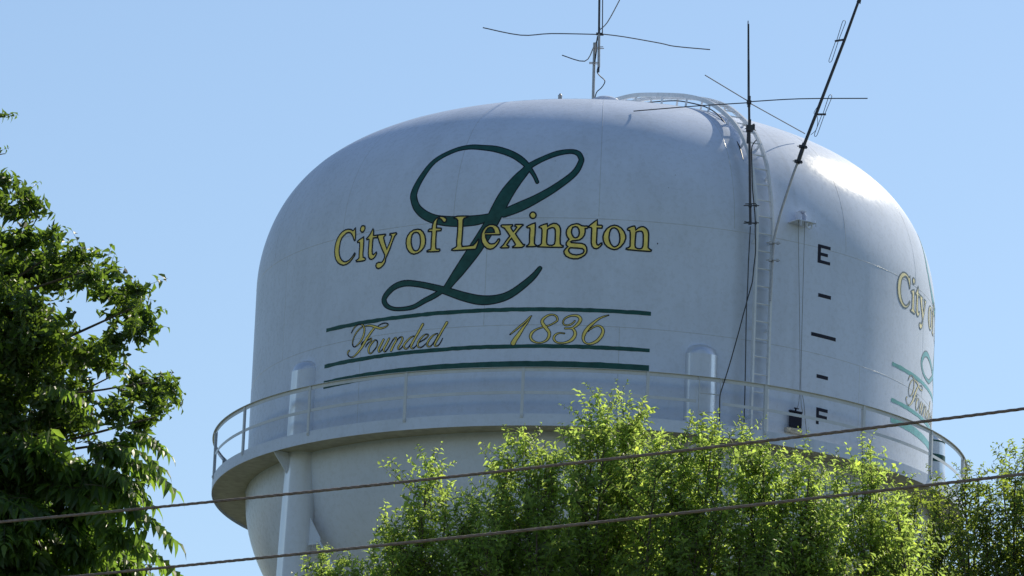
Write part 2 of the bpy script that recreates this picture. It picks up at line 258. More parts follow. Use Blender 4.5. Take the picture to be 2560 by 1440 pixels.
FOUNDED = [
  ('F', ['-43223,33208,29 -42694,33301,38 -41963,33357,34 -41214,33358,32 -40643,33324,46 -40377,33249,55 -40378,33156,57 -40611,33067,57 -41120,32973,50 -41742,32910,42 -42388,32880,28 -42794,32929,34 -42832,33005,37 -42595,33103,39 -42072,33196,44 -41356,33267,42 -40815,33299,33', '-40536,33294,31 -39719,33303,44 -38901,33289,55 -37993,33246,63 -37098,33204,55 -36319,33201,45 -35646,33228,39 -35450,33266,35 -35846,33296,27 -36449,33300,30 -37046,33282,28 -37471,33256,24', '-38247,33222,59 -38922,33140,66 -39594,33040,74 -40266,32921,75 -40949,32812,68 -41744,32723,55 -42565,32664,39 -43340,32678,28 -43809,32743,37 -43789,32798,48 -43509,32821,42', '-40901,32904,28 -40557,32954,35 -39925,32971,32 -39300,32988,32 -38771,33007,37 -38835,32953,43 -39269,32923,35 -39697,32874,34 -39906,32836,25']),
  ('o', ['-37949,32957,34 -38462,32919,53 -39048,32835,61 -39235,32755,61 -39069,32687,40 -38619,32679,38 -38109,32727,35 -37611,32793,36 -37433,32883,36 -37591,32942,32 -37949,32957,27']),
  ('u', ['-36203,32938,59 -36673,32834,65 -37067,32747,66 -37038,32682,43 -36610,32694,34 -35960,32777,32 -35483,32853,30', '-35097,32940,58 -35560,32836,64 -36030,32741,65 -35913,32669,37 -35495,32686,34 -34943,32780,32 -34400,32884,30']),
  ('n', ['-34943,32780,28 -34166,32922,36 -33716,32939,43 -33689,32874,57 -34109,32787,63 -34563,32677,69', '-34493,32709,29 -33794,32829,32 -33173,32922,33 -32691,32948,37 -32428,32903,55 -32717,32814,56 -33173,32728,57 -33154,32681,37 -32745,32685,32 -32280,32743,29']),
  ('d', ['-30270,32936,30 -30897,32911,42 -31513,32845,54 -32047,32768,56 -32020,32703,45 -31602,32670,39 -31137,32710,33 -30536,32805,33 -30098,32901,30', '-28711,33172,70 -29360,33031,65 -30014,32891,65 -30524,32777,66 -30735,32705,53 -30400,32664,38 -29861,32704,30 -29416,32773,28']),
  ('e', ['-29416,32773,27 -28726,32811,31 -28045,32859,36 -27605,32919,37 -27926,32950,33 -28535,32920,42 -29130,32844,54 -29491,32764,54 -29383,32689,42 -28827,32669,34 -28222,32713,29 -27703,32772,27']),
  ('d', ['-25933,32944,29 -26608,32918,41 -27268,32842,52 -27696,32754,53 -27671,32689,42 -27202,32670,39 -26761,32716,31 -26191,32821,31 -25845,32910,29', '-24360,33165,72 -24985,33032,62 -25610,32890,62 -26170,32766,63 -26371,32694,50 -25981,32667,38 -25469,32713,31 -24985,32828,23'])]
YEAR = [
  ('1', ['-13518,32845,34 -12755,32929,44 -11927,33023,49 -11033,33126,49 -10352,33221,44 -10111,33245,24', '-10213,33231,24 -10742,33107,48 -11415,32984,68 -12084,32842,93 -12623,32738,107 -12954,32652,117']),
  ('8', ['-5932,33176,51 -6124,33233,51 -6626,33270,43 -7257,33265,48 -7877,33221,58 -8350,33154,72 -8330,33087,79 -7881,33002,83 -7290,32907,79 -7162,32831,75 -7382,32744,67 -7857,32687,53 -8552,32658,43 -9261,32667,47 -9912,32715,60 -10183,32792,66 -9962,32877,68 -9345,32944,48 -8442,32992,43 -7467,33026,43 -6640,33079,43 -6026,33137,48 -5932,33176,52']),
  ('3', ['-3160,33145,38 -3562,33086,43 -4110,33051,43 -4739,33050,42 -5034,33101,42 -4847,33178,43 -4235,33237,48 -3474,33263,53 -2702,33252,66 -2302,33196,79 -2388,33129,80 -2853,33051,66 -3396,32996,48 -4020,32980,38 -4683,32978,43', '-4647,32974,43 -3950,32980,43 -3459,32972,56 -3091,32907,74 -3069,32831,79 -3462,32743,80 -4142,32684,62 -4973,32658,48 -5815,32666,47 -6321,32717,55 -6379,32793,56 -6010,32851,48 -5458,32876,38 -4756,32868,38']),
  ('6', ['2168,33296,33 1410,33262,43 657,33210,52 -154,33120,66 -959,33011,80 -1550,32884,84 -1729,32779,69 -1568,32703,56 -1067,32658,47 -441,32661,57 380,32713,75 1049,32812,79 1399,32928,74 1201,33013,61 631,33057,48 10,33035,43 -670,32974,38 -1004,32925,28'])]
# ---------------------------------------------------------------- measured antenna, cable and wire paths, world metres
ROOF_POLE = [(-0.226, 0.0, 39.674), (-0.248, 0.0, 41.591)]
APEX_MAST = [(-0.131, -0.05, 41.003), (-0.156, -0.05, 41.788), (-0.194, -0.05, 43.165)]
APEX_ROD = [(-0.078, -0.05, 41.762), (-0.121, -0.05, 43.168)]
APEX_RADIALS = [[(-0.187, -0.05, 41.777), (-1.24, 0.0, 41.769), (-1.928, 0.0, 41.704), (-2.797, 0.0, 41.849)], [(-0.097, 0.0, 41.805), (0.414, 0.25, 41.835), (1.24, 0.6, 41.823), (1.59, 0.7, 41.791), (2.39, 0.95, 41.822)], [(-0.146, -0.1, 41.868), (0.028, -0.7, 41.88), (0.277, -2.2, 41.944), (0.333, -2.6, 41.962)], [(-0.192, 0.0, 41.659), (-0.268, 0.4, 41.606), (-0.458, 1.4, 41.566), (-0.987, 1.6, 41.749)]]
APEX_CLAMPS = [[(-0.284, -0.08, 41.451), (-0.05, -0.08, 41.48)], [(-0.283, -0.08, 41.413), (-0.03, -0.08, 41.443)], [(-0.353, -0.08, 41.098), (-0.135, -0.08, 41.107)], [(-0.352, -0.08, 41.07), (-0.134, -0.08, 41.069)]]
APEX_CABLE = [(-0.149, -0.05, 41.002), (-0.163, -0.05, 40.888), (-0.096, -0.05, 40.796), (0.007, -0.05, 40.706), (0.01, -0.05, 40.63), (-0.058, -0.05, 40.514), (-0.154, -0.05, 40.416), (-0.194, -0.05, 40.264)]
SIDE_MAST = [(3.227, -7.3, 35.493), (3.142, -7.3, 37.525), (3.113, -7.3, 38.182), (3.079, -7.3, 39.127), (3.05, -7.3, 39.932)]
SIDE_LOOP = [(3.084, -7.3, 38.217), (3.029, -7.3, 39.985), (3.038, -7.3, 40.012), (3.048, -7.3, 39.986), (3.052, -7.3, 39.878)]
SIDE_RADIALS = [[(3.075, -7.3, 38.172), (1.992, -6.8, 38.203), (0.662, -6.233, 38.2)], [(3.159, -7.3, 38.202), (4.189, -7.6, 38.218), (5.609, -8.05, 38.152)], [(3.082, -7.3, 38.217), (2.118, -9.6, 38.065)], [(3.152, -7.3, 38.157), (4.415, -4.7, 38.286)]]
SIDE_BLOCK = [(3.135, -7.3, 37.747), (3.149, -7.3, 37.454)]
SIDE_CLAMPS = [[(3.069, -7.33, 35.884), (3.401, -7.33, 35.897)], [(3.102, -7.33, 35.921), (3.331, -7.33, 35.939)], [(3.081, -7.33, 35.496), (3.404, -7.33, 35.518)], [(3.097, -7.33, 35.532), (3.362, -7.33, 35.49)]]
SIDE_CABLE = [(3.302, -7.1, 37.411), (3.235, -7.15, 37.305), (3.204, -7.2, 37.156), (3.225, -7.2, 36.758), (3.246, -7.2, 36.36), (3.281, -7.2, 36.052), (3.327, -7.2, 35.656), (3.337, -7.2, 35.348)]
DIPOLE_PIPE = [(3.709, -6.95, 33.915), (3.737, -6.95, 34.813), (3.743, -6.95, 35.193), (3.771, -6.95, 35.388), (3.815, -6.95, 35.611), (3.899, -6.95, 35.968), (4.131, -6.95, 36.776), (4.218, -6.95, 37.01)]
DIPOLE_SLEEVE = [(4.202, -6.95, 36.965), (4.334, -6.95, 37.424)]
DIPOLE_MAST = [(4.311, -6.95, 37.334), (4.572, -6.95, 38.102), (5.134, -6.95, 39.781), (5.403, -6.95, 40.638), (5.531, -6.95, 41.039)]
DIPOLE_LOOPS = [[(4.963, -6.95, 39.756), (5.072, -6.95, 40.165), (5.088, -6.95, 40.193), (5.114, -6.95, 40.203), (5.136, -6.95, 40.186), (5.137, -6.95, 40.15), (5.014, -6.95, 39.785), (4.982, -6.95, 39.685), (4.873, -6.95, 39.295), (4.848, -6.95, 39.258), (4.822, -6.95, 39.248), (4.804, -6.95, 39.274), (4.812, -6.95, 39.319), (4.93, -6.95, 39.701), (4.963, -6.95, 39.756)], [(4.717, -6.95, 38.108), (4.826, -6.95, 38.496), (4.851, -6.95, 38.524), (4.877, -6.95, 38.525), (4.891, -6.95, 38.499), (4.887, -6.95, 38.454), (4.752, -6.95, 38.091), (4.736, -6.95, 38.046), (4.603, -6.95, 37.622), (4.578, -6.95, 37.585), (4.552, -6.95, 37.584), (4.543, -6.95, 37.61), (4.55, -6.95, 37.655), (4.684, -6.95, 38.053), (4.717, -6.95, 38.108)]]
DIPOLE_ARMS = [[(5.126, -6.95, 39.772), (4.921, -6.95, 39.728)], [(4.572, -6.95, 38.075), (4.778, -6.95, 38.084)]]
DIPOLE_FEED = [(4.591, -6.95, 38.04), (4.604, -6.95, 37.88), (4.574, -6.95, 37.728), (4.466, -6.95, 37.616)]
DIPOLE_FEED2 = [(4.601, -6.95, 38.264), (4.536, -6.95, 38.154), (4.52, -6.95, 38.1), (4.556, -6.95, 38.066)]
DIPOLE_CLAMPS = [[(4.181, -7.0, 37.341), (4.404, -7.0, 37.315)], [(4.096, -7.0, 37.009), (4.311, -7.0, 36.982)], [(3.588, -7.0, 35.173), (3.886, -7.0, 35.176)], [(3.591, -7.0, 34.794), (3.889, -7.0, 34.797)]]
BLACK_CABLE = [(3.338, -7.16, 35.359), (3.359, -7.168, 34.961), (3.335, -7.194, 34.601), (3.311, -7.219, 34.259), (3.265, -7.251, 34.047), (3.149, -7.424, 33.525), (3.033, -7.6, 32.979), (2.856, -7.848, 32.206), (2.741, -7.96, 31.767), (2.689, -7.978, 31.544), (2.692, -7.977, 31.199), (2.705, -7.972, 30.796)]
GREY_CONDUIT = [(3.237, -6.987, 35.525), (3.226, -6.992, 35.046), (3.22, -6.994, 34.693), (3.219, -6.995, 34.165), (3.21, -6.999, 33.636), (3.232, -6.989, 32.153), (3.237, -6.987, 31.196)]
ROOF_CABLE = [(0.821, -1.745, 39.696), (0.961, -2.043, 39.624), (1.213, -2.579, 39.505), (1.601, -3.403, 39.298), (1.902, -4.042, 39.077), (2.2, -4.676, 38.822), (2.414, -5.129, 38.581), (2.585, -5.494, 38.31), (2.759, -5.864, 37.94), (2.932, -6.231, 37.564), (2.985, -6.344, 37.4), (3.087, -6.561, 36.932), (3.176, -6.75, 36.349), (3.209, -6.818, 36.065)]
LINES = [[(-2.555, -106.138, 7.156), (1.684, -108.984, 7.156)], [(-2.538, -106.137, 6.883), (1.685, -109.039, 6.883)]]
GAUGE_WIRE1 = [(4.276, -6.619, 35.74), (4.276, -6.619, 35.498), (4.414, -6.37, 32.307), (4.348, -6.355, 31.669)]
GAUGE_WIRE2 = [(4.407, -6.532, 35.72), (4.407, -6.532, 35.526), (4.432, -6.358, 32.311), (4.488, -6.257, 31.681)]
GAUGE_WIRE3 = [(4.447, -6.311, 32.148), (4.519, -6.21, 31.868), (4.557, -6.145, 31.535), (4.612, -6.104, 31.179)]
# ---------------------------------------------------------------- tank geometry
R = 7.6; RB = 8.3585
ZB, ZT, ZR, ZS, ZS2 = 30.6846, 30.9415, 31.9366, 35.3853, 33.052     # walkway underside / deck / top rail, spring line, mid seam
HB = 4.9
def dome_profile(k=110):
    t = np.linspace(0, np.pi/2, k); s = 1 - .0262*np.sin(2*t) + .0397*np.sin(4*t) - .0162*np.sin(6*t)
    return R*np.cos(t)**(2/2.3452)*s, ZS + 4.529*np.sin(t)**(2/1.9923)*s
DR, DZ = dome_profile()
def rad_at(z): return float(np.interp(z, DZ, DR, left=R, right=0)) if z > ZS else R
def surf(az, z, off=0.0):
    """a point on the tank wall or dome, off metres proud of the paint"""
    a = rad_(az); r = rad_at(z)
    e = .01; dr = (rad_at(z+e)-rad_at(z-e))/(2*e); L = math.hypot(1, dr)
    return Vector(((r+off/L)*math.sin(a), -(r+off/L)*math.cos(a), z-off*dr/L))
def cyl(az, r, z): a = rad_(az); return Vector((r*math.sin(a), -r*math.cos(a), z))

# ---------------------------------------------------------------- ground
gm, gn, gp = newmat('mown_grass')
tc = N(gn, 'ShaderNodeTexCoord'); n1 = N(gn, 'ShaderNodeTexNoise'); n1.inputs['Scale'].default_value = .12; n1.inputs['Detail'].default_value = 8
gn.links.new(tc.outputs['Object'], n1.inputs['Vector'])
gn.links.new(ramp(gn, n1.outputs[0], [(.3, (.052, .066, .030)), (.55, (.078, .086, .046)), (.75, (.125, .122, .078))]), gp.inputs['Base Color'])
gp.inputs['Roughness'].default_value = .95
g = MB(); n = 96
g.add([(0, 0, 0)]+[(4000*math.cos(2*math.pi*i/n), 4000*math.sin(2*math.pi*i/n), 0) for i in range(n)], [(0, 1+i, 1+(i+1) % n) for i in range(n)])
g.build('ground', gm, kind='structure')
# gravel pad round the tower feet
gv, gvn, gvp = newmat('pale_gravel'); tc = N(gvn, 'ShaderNodeTexCoord'); n1 = N(gvn, 'ShaderNodeTexNoise'); n1.inputs['Scale'].default_value = 3; n1.inputs['Detail'].default_value = 10
gvn.links.new(tc.outputs['Object'], n1.inputs['Vector']); gvn.links.new(ramp(gvn, n1.outputs[0], [(.3, (.2, .19, .17)), (.7, (.36, .34, .3))]), gvp.inputs['Base Color']); gvp.inputs['Roughness'].default_value = .95
pd = MB(); n = 48
pd.add([(0, 0, .004)]+[(13*math.cos(2*math.pi*i/n), 13*math.sin(2*math.pi*i/n), .004) for i in range(n)], [(0, 1+i, 1+(i+1) % n) for i in range(n)])
pd.build('gravel_pad', gv, kind='structure')

# ---------------------------------------------------------------- the water tower
tower = empty('water_tower', (0, 0, 0), 'white enamelled steel water tower lettered City of Lexington, with railed walkway', 'water tower')
# shell: bowl, wall and dome in one skin of revolution
t = np.linspace(0, np.pi/2, 40)
bowl = [(R*math.sin(q), ZB-HB*math.cos(q)) for q in t][:-1]
wall = [(R, z) for z in np.linspace(ZB, ZS, 24)[:-1]]
dome = [(DR[i], DZ[i]) for i in range(len(DR)-1)]
prof = bowl+wall+dome
SEG = 480; k = len(prof); V = []; F = []
ca = [(math.sin(2*math.pi*i/SEG), -math.cos(2*math.pi*i/SEG)) for i in range(SEG)]
for r, z in prof[1:]: V += [(r*s, r*c, z) for s, c in ca]
k -= 1
for q in range(k-1): F += [(q*SEG+i, q*SEG+(i+1) % SEG, (q+1)*SEG+(i+1) % SEG, (q+1)*SEG+i) for i in range(SEG)]
nb = len(V); V += [(0, 0, prof[0][1]), (0, 0, DZ[-1])]
F += [(nb, (i+1) % SEG, i) for i in range(SEG)] + [(nb+1, (k-1)*SEG+i, (k-1)*SEG+(i+1) % SEG) for i in range(SEG)]
me = bpy.data.meshes.new('tank_shell'); me.from_pydata(V, [], F); me.materials.append(M_WHITE)
me.polygons.foreach_set('use_smooth', [True]*len(me.polygons)); me.update()
shell = link('tank_shell', me, tower)
# weld beads: slightly proud rings and meridians
def seam_path(pts, w=.012, h=.0026):
    m = MB(); V = []
    for i, (P, nrm) in enumerate(pts):
        d = (pts[min(len(pts)-1, i+1)][0]-pts[max(0, i-1)][0]).normalized(); s = d.cross(nrm).normalized()
        wob = 1+.25*math.sin(i*1.7)+.2*math.sin(i*.63)
        V += [P-s*w-nrm*.003, P-s*w*.45+nrm*h*wob, P+s*w*.45+nrm*h*wob, P+s*w-nrm*.003]
    F = [(i*4+j, i*4+j+1, i*4+4+j+1, i*4+4+j) for i in range(len(pts)-1) for j in range(3)]
    return m.add(V, F)
def nrm_at(az, z): return (surf(az, z, .5)-surf(az, z, 0)).normalized()
for z in (ZS+.012, ZS2, float(DZ[64])):
    seam_path([(surf(a*.75, z), nrm_at(a*.75, z)) for a in range(481)]).build('weld_seam', M_SEAM, shell, smooth=True)
for i in range(16):
    a = i*22.4
    zz = [float(z) for z in DZ[1:64:2]]
    seam_path([(surf(a, z), nrm_at(a, z)) for z in zz]).build('weld_seam', M_SEAM, shell, smooth=True)
for i in range(8):
    for (z0, z1, o) in ((ZB+.3, ZS2, 4.0), (ZS2, ZS, 27.0)):
        a = i*45+o
        seam_path([(surf(a, z), nrm_at(a, z)) for z in np.linspace(z0, z1, 24)]).build('weld_seam', M_SEAM, shell, smooth=True)

# ---- walkway with railing
wk = MB().sweep_ring([(R+.002, ZB+.05), (RB-.012, ZB+.05), (RB-.012, ZB+.062), (R+.002, ZB+.062)], 0, 360, 360).build('walkway', M_DECK, tower)
MB().sweep_ring([(RB-.012, ZB), (RB, ZB), (RB, ZT), (RB-.012, ZT)], 0, 360, 360).build('fascia', M_WHITE, wk, smooth=False)
MB().sweep_ring([(RB-.03, ZR-.008), (RB+.045, ZR-.008), (RB+.045, ZR), (RB-.03, ZR)], 0, 360, 360).build('top_rail', M_RAILP, wk)
MB().sweep_ring([(RB-.006, ZR-.085), (RB+.002, ZR-.085), (RB+.002, ZR-.0085), (RB-.006, ZR-.0085)], 0, 360, 360).build('top_rail', M_RAILP, wk)
ZM = ZT+.455*(ZR-ZT)
MB().sweep_ring([(RB-.007, ZM-.033), (RB+.001, ZM-.033), (RB+.001, ZM+.033), (RB-.007, ZM+.033)], 19.2, 375.2, 360).build('mid_rail', M_RAILP, wk)
def post_mesh():
    m = MB()
    z0, z1 = ZT-.085, ZR-.0095
    m.bar((0, -RB-.013, z0), (0, -RB-.013, z1), .066, .02, side=(1, 0, 0))
    m.bar((-.028, -RB-.028+.05, ZT+.004), (-.028, -RB-.028+.05, z1), .008, .05, side=(1, 0, 0))
    m.box((0, -RB-.030, ZT-.04), .034, .014, .034); m.box((0, -RB-.030, ZT+.12-.145), .03, .012, .03)
    return m
p0 = post_mesh().build('rail_post', M_RAILP, wk)
for i in range(20):
    o = p0 if i == 0 else p0.copy()
    if i: COL.objects.link(o); o.parent = wk
    o.rotation_euler = (0, 0, rad_(8+18*i))
# gate ladder that drops from the walkway, between azimuths 15.6 and 18.7
gl = MB()
for a in (15.55, 18.75): gl.bar(cyl(a, RB+.016, ZB-6), cyl(a, RB+.016, ZR-.0095), .042, .012, side=cyl(a, 1, 0))
gl = gl.build('access_ladder', M_RAILP, tower)
rg = MB().tube([cyl(15.6, RB+.016, 0), cyl(18.7, RB+.016, 0)], .011, 8).build('rung', M_RAILP, gl)
for i in range(17):
    o = rg if i == 0 else rg.copy()
    if i: COL.objects.link(o); o.parent = gl
    o.location.z = ZR-.36-.40*i

# ---- columns
RC = lambda z: 7.55+.029*(32.5-z)
CAZ = [-54.5+72*i for i in range(5)]
CR = .357
def col_center(az, z): return cyl(az, RC(z), z)
for ci, az in enumerate(CAZ):
    a = rad_(az); ex, ey = Vector((math.cos(a), math.sin(a), 0)), Vector((math.sin(a), -math.cos(a), 0))    # tangent, outward
    m = MB(); NS = 64
    zs_ = [.25, 5, 10, 15, 20, 24, 27, 29, 31, 32]
    V = []
    for z in zs_:
        c = col_center(az, z); V += [c+ex*CR*math.cos(2*math.pi*j/NS)+ey*CR*math.sin(2*math.pi*j/NS) for j in range(NS)]
    # sloping top: high where it meets the wall, low at the front
    ring = []
    for j in range(NS):
        x, y = CR*math.cos(2*math.pi*j/NS), CR*math.sin(2*math.pi*j/NS)
        z = 32.575+.02*math.cos(4*math.pi*j/NS); c = col_center(az, z); ring.append(Vector((c.x, c.y, z))+ex*x+ey*y)
    V += ring
    K = len(zs_)+1
    F = [(i*NS+j, i*NS+(j+1) % NS, (i+1)*NS+(j+1) % NS, (i+1)*NS+j) for i in range(K-1) for j in range(NS)]
    me = bpy.data.meshes.new('leg_column'); me.from_pydata(V, [], F); me.materials.append(M_COL)
    me.polygons.foreach_set('use_smooth', [True]*len(me.polygons)); me.update()
    col = link('leg_column', me, tower)
    # cap: a shallow hood rising to the wall
    cv = []; nr = 8
    for q in range(nr+1):
        f = q/nr
        for j in range(NS):
            x, y = CR*math.cos(2*math.pi*j/NS), CR*math.sin(2*math.pi*j/NS)
            b = ring[j]; top = col_center(az, 32.7)-ey*.02; top.z = 32.90
            P = b.lerp(top, f); P.z = b.z+(32.83-b.z)*math.sqrt(max(0, f*(2-f)))
            cv.append(P)
    cf = [(i*NS+j, i*NS+(j+1) % NS, (i+1)*NS+(j+1) % NS, (i+1)*NS+j) for i in range(nr) for j in range(NS)]
    me = bpy.data.meshes.new('column_cap'); me.from_pydata(cv, [], cf); me.materials.append(M_COL)
    me.polygons.foreach_set('use_smooth', [True]*len(me.polygons)); me.update(); link('column_cap', me, col)
    # gusset plate between column and walkway edge
    def plate(P, th, dirv, name, mat=M_WHITE, parent=col):
        d = Vector(dirv).normalized()*th/2; m = MB(); n = len(P); P = [Vector(q) for q in P]
        m.add([q-d for q in P]+[q+d for q in P], [tuple(range(n-1, -1, -1)), tuple(n+i for i in range(n))]+[(i, (i+1) % n, n+(i+1) % n, n+i) for i in range(n)])
        return m.build(name, mat, parent)
    ro = RC(30.5)+CR-.02
    plate([cyl(az, ro, ZB+.045), cyl(az, RB-.02, ZB+.045), cyl(az, RB-.03, ZB+.005), cyl(az, ro+.03, ZB-.42), cyl(az, ro, ZB-.5)], .02, ex, 'gusset_plate')
    # brace lugs and rods towards both neighbours, struts, footing
    for sgn in (1, -1):
        az2 = az+72*sgn
        zt = 28.95; c = col_center(az, zt); d = (col_center(az2, zt)-c).normalized()
        out = Vector((0, 0, 1)).cross(d).normalized()
        if out.dot(ey) < 0: out = -out
        b = c+out*.09
        plate([b+d*(CR-.04)+Vector((0, 0, .42)), b+d*(CR+.24)+Vector((0, 0, -.08)), b+d*(CR+.26)+Vector((0, 0, -.22)), b+d*(CR-.04)+Vector((0, 0, -.24))], .022, out, 'brace_lug')
        s0 = b+d*(CR+.2)+Vector((0, 0, -.13))+out*.02
        e = col_center(az2, 15.6)-d*CR
        MB().tube([s0, e], .024, 8).build('brace_rod', M_WHITE, col)
        MB().tube([s0+out*.02, s0-out*.06], .05, 12).build('brace_pin', M_WHITE, col)
        s1 = col_center(az, 14.6)+d*CR; e1 = col_center(az2, .9)-d*CR
        MB().tube([s1, e1], .024, 8).build('brace_rod', M_WHITE, col)
    d = (col_center(az+72, 15)-col_center(az, 15)).normalized()
    MB().tube([col_center(az, 15)+d*(CR-.03), col_center(az+72, 15)-d*(CR-.03)], .13, 16).build('strut', M_WHITE, col)
    f = col_center(az, 0)
    MB().tube([(f.x, f.y, -.3), (f.x, f.y, .26)], .62, 24).build('footing', M_CONC, col)
MB().tube([(0, 0, -.2), (0, 0, ZB-HB+.1)], .75, 40).build('riser_pipe', M_WHITE, tower, smooth=False)
# stripes of the second sign carried across the column beside it
for z0, z1 in ((32.08, 32.25), (32.535, 32.57)):
    c = col_center(CAZ[2], 32.1); m = MB(); V = []; n = 40
    for i in range(n+1):
        q = math.pi*i/n-math.pi; 
        for z in (z0, z1):
            cc = col_center(CAZ[2], z); ex, ey = Vector((math.cos(rad_(CAZ[2])), math.sin(rad_(CAZ[2])), 0)), Vector((math.sin(rad_(CAZ[2])), -math.cos(rad_(CAZ[2])), 0))
            P = cc+ex*(CR+.004)*math.cos(math.pi*i/n)+ey*(CR+.004)*math.sin(math.pi*i/n); V.append((P.x, P.y, z))
    m.add(V, [(2*i, 2*i+2, 2*i+3, 2*i+1) for i in range(n)]).build('sign_stripe', M_GREEN, tower, smooth=True)

# ---- the ladder: up the wall, over the shoulder, across the roof
LAZ = 27.15
lp = []      # (r, z) of the rail centre line, measured from the photograph's ladder
for z in np.arange(ZT+.08, 35.3, .2): lp.append((R+.17, float(z)))
lp += [(7.765, 35.6), (7.70, 36.0), (7.60, 36.45), (7.375, 37.12), (6.86, 37.86), (6.14, 38.43), (5.39, 38.86), (4.45, 39.22), (3.32, 39.53), (2.2, 39.80), (1.6, 39.91), (.95, 39.985)]
lp = catmull(lp, 5)
a = rad_(LAZ); lt, lo = Vector((math.cos(a), math.sin(a), 0)), Vector((math.sin(a), -math.cos(a), 0))
lad = MB()
for s in (-1, 1):
    P = [lo*q[0]+Vector((0, 0, q[1]))+lt*s*.19 for q in lp]; V = []
    for i, p in enumerate(P):
        d = (P[min(len(P)-1, i+1)]-P[max(0, i-1)]).normalized(); nn = lt.cross(d).normalized()
        V += [p+lt*x*.022+nn*y*.046 for x, y in ((-1, -1), (1, -1), (1, 1), (-1, 1))]
    lad.add(V, [(i*4+j, i*4+(j+1) % 4, i*4+4+(j+1) % 4, i*4+4+j) for i in range(len(P)-1) for j in range(4)]+[(3, 2, 1, 0), tuple(len(V)-4+j for j in range(4))])
lad = lad.build('ladder', M_LADDER, tower)
arc = [0.0]
for i in range(1, len(lp)): arc.append(arc[-1]+float(np.hypot(*(lp[i]-lp[i-1]))))
def on_ladder(s):
    return float(np.interp(s, arc, [q[0] for q in lp])), float(np.interp(s, arc, [q[1] for q in lp]))
rung = MB().tube([lt*-.19, lt*.19], .0165, 8).build('rung', M_LADDER, lad, smooth=False)
s = .12; first = True
while s < arc[-1]-.05:
    r, z = on_ladder(s); o = rung if first else rung.copy()
    if not first: COL.objects.link(o); o.parent = lad
    first = False; o.location = lo*r+Vector((0, 0, z)); s += .386
for s in (.35, 2.3, 4.2, 5.75, 6.7, 7.7, 8.75, 9.9, 11.1, 12.4):
    if s > arc[-1]: continue
    r, z = on_ladder(s); r2, z2 = on_ladder(s+.05); d = Vector((r2-r, 0, z2-z)).normalized(); nn = Vector((d.z, 0, -d.x))
    L = .05
    while L < .8:
        rr, zq = r-nn.x*L, z-nn.z*L
        if (zq < ZS and rr < R) or (zq >= ZS and rr < rad_at(zq)): break
        L += .01
    for sg in (-1, 1):
        A = lo*r+Vector((0, 0, z))+lt*sg*.19; B = lo*(r-nn.x*L)+Vector((0, 0, z-nn.z*L))+lt*sg*.19
        MB().bar(A, B, .014, .075, side=lt).build('standoff', M_LADDER, lad)

# ---- roof fittings
def lathe(c, prof, n=24): 
    m = MB(); V = [(c[0]+r*math.cos(2*math.pi*j/n), c[1]+r*math.sin(2*math.pi*j/n), c[2]+z) for r, z in prof for j in range(n)]
    F = [(i*n+j, i*n+(j+1) % n, (i+1)*n+(j+1) % n, (i+1)*n+j) for i in range(len(prof)-1) for j in range(n)]
    return m.add(V, F+[tuple((len(prof)-1)*n+j for j in range(n))])
def roof_z(x, y): return float(np.interp(math.hypot(x, y), DR[::-1], DZ[::-1]))
x, y = -.955, -3.2; zr = roof_z(x, y)
# the vent and hatch stand where their bases clear the roof's visible edge
lathe((x, y, zr-.05), [(.045, 0), (.045, .175), (.05, .18), (.05, .20), (.025, .225), (.018, .245)]).build('roof_vent', M_STEEL, tower)
x, y = .05, -2.6; zr = roof_z(x, y)
lathe((x, y, zr-.03), [(.30, 0), (.30, .09), (.32, .09), (.31, .11), (.2, .165), (.08, .19)]).build('roof_hatch', M_WHITE, tower, smooth=True)
x, y = .21, -2.75; zr = roof_z(x, y)
lathe((x, y, zr-.03), [(.022, 0), (.022, .12), (.03, .125), (.026, .155), (.01, .165)], 12).build('vent_knob', M_STEEL, tower)

# ---- painted signs
def subdiv_map(name, faces2d, mats, parent, off):
    """faces2d: list of (2-D points in (azimuth degrees, z), material index); cut fine enough to follow the wall, then wrapped on it"""
    b = bmesh.new()
    KX = R*math.pi/180
    for P, mi in faces2d:
        vs = [b.verts.new((p[0]*KX, 0, p[1])) for p in P]
        try: f = b.faces.new(vs); f.material_index = mi
        except ValueError: pass
    xs = [v.co.x for v in b.verts]; zz = [v.co.z for v in b.verts]
    for q in np.arange(math.floor(min(xs)/.11)*.11, max(xs), .11):
        bmesh.ops.bisect_plane(b, geom=b.verts[:]+b.edges[:]+b.faces[:], plane_co=(q, 0, 0), plane_no=(1, 0, 0))
    if max(zz) > ZS:
        for q in np.arange(ZS, max(zz), .09):
            bmesh.ops.bisect_plane(b, geom=b.verts[:]+b.edges[:]+b.faces[:], plane_co=(0, 0, q), plane_no=(0, 0, 1))
    bmesh.ops.triangulate(b, faces=b.faces[:])
    for v in b.verts: v.co = surf(v.co.x/KX, v.co.z, off)
    for f in b.faces:
        f.normal_update()
        c = f.calc_center_median()
        if f.normal.dot(Vector((c.x, c.y, 0))) < 0: f.normal_flip()
        f.smooth = True
    return b
def merge_build(bs, name, mats, parent):
    me = bpy.data.meshes.new(name); B = bmesh.new()
    for b in bs:
        t = bpy.data.meshes.new('tmp'); b.to_mesh(t); b.free(); B.from_mesh(t); bpy.data.meshes.remove(t)
    B.to_mesh(me); B.free()
    for m in mats: me.materials.append(m)
    me.update(); return link(name, me, parent)
KX = R*math.pi/180
def parse(s, n): return [tuple(float(v)/1000 for v in q.split(',')) for q in s.split()]
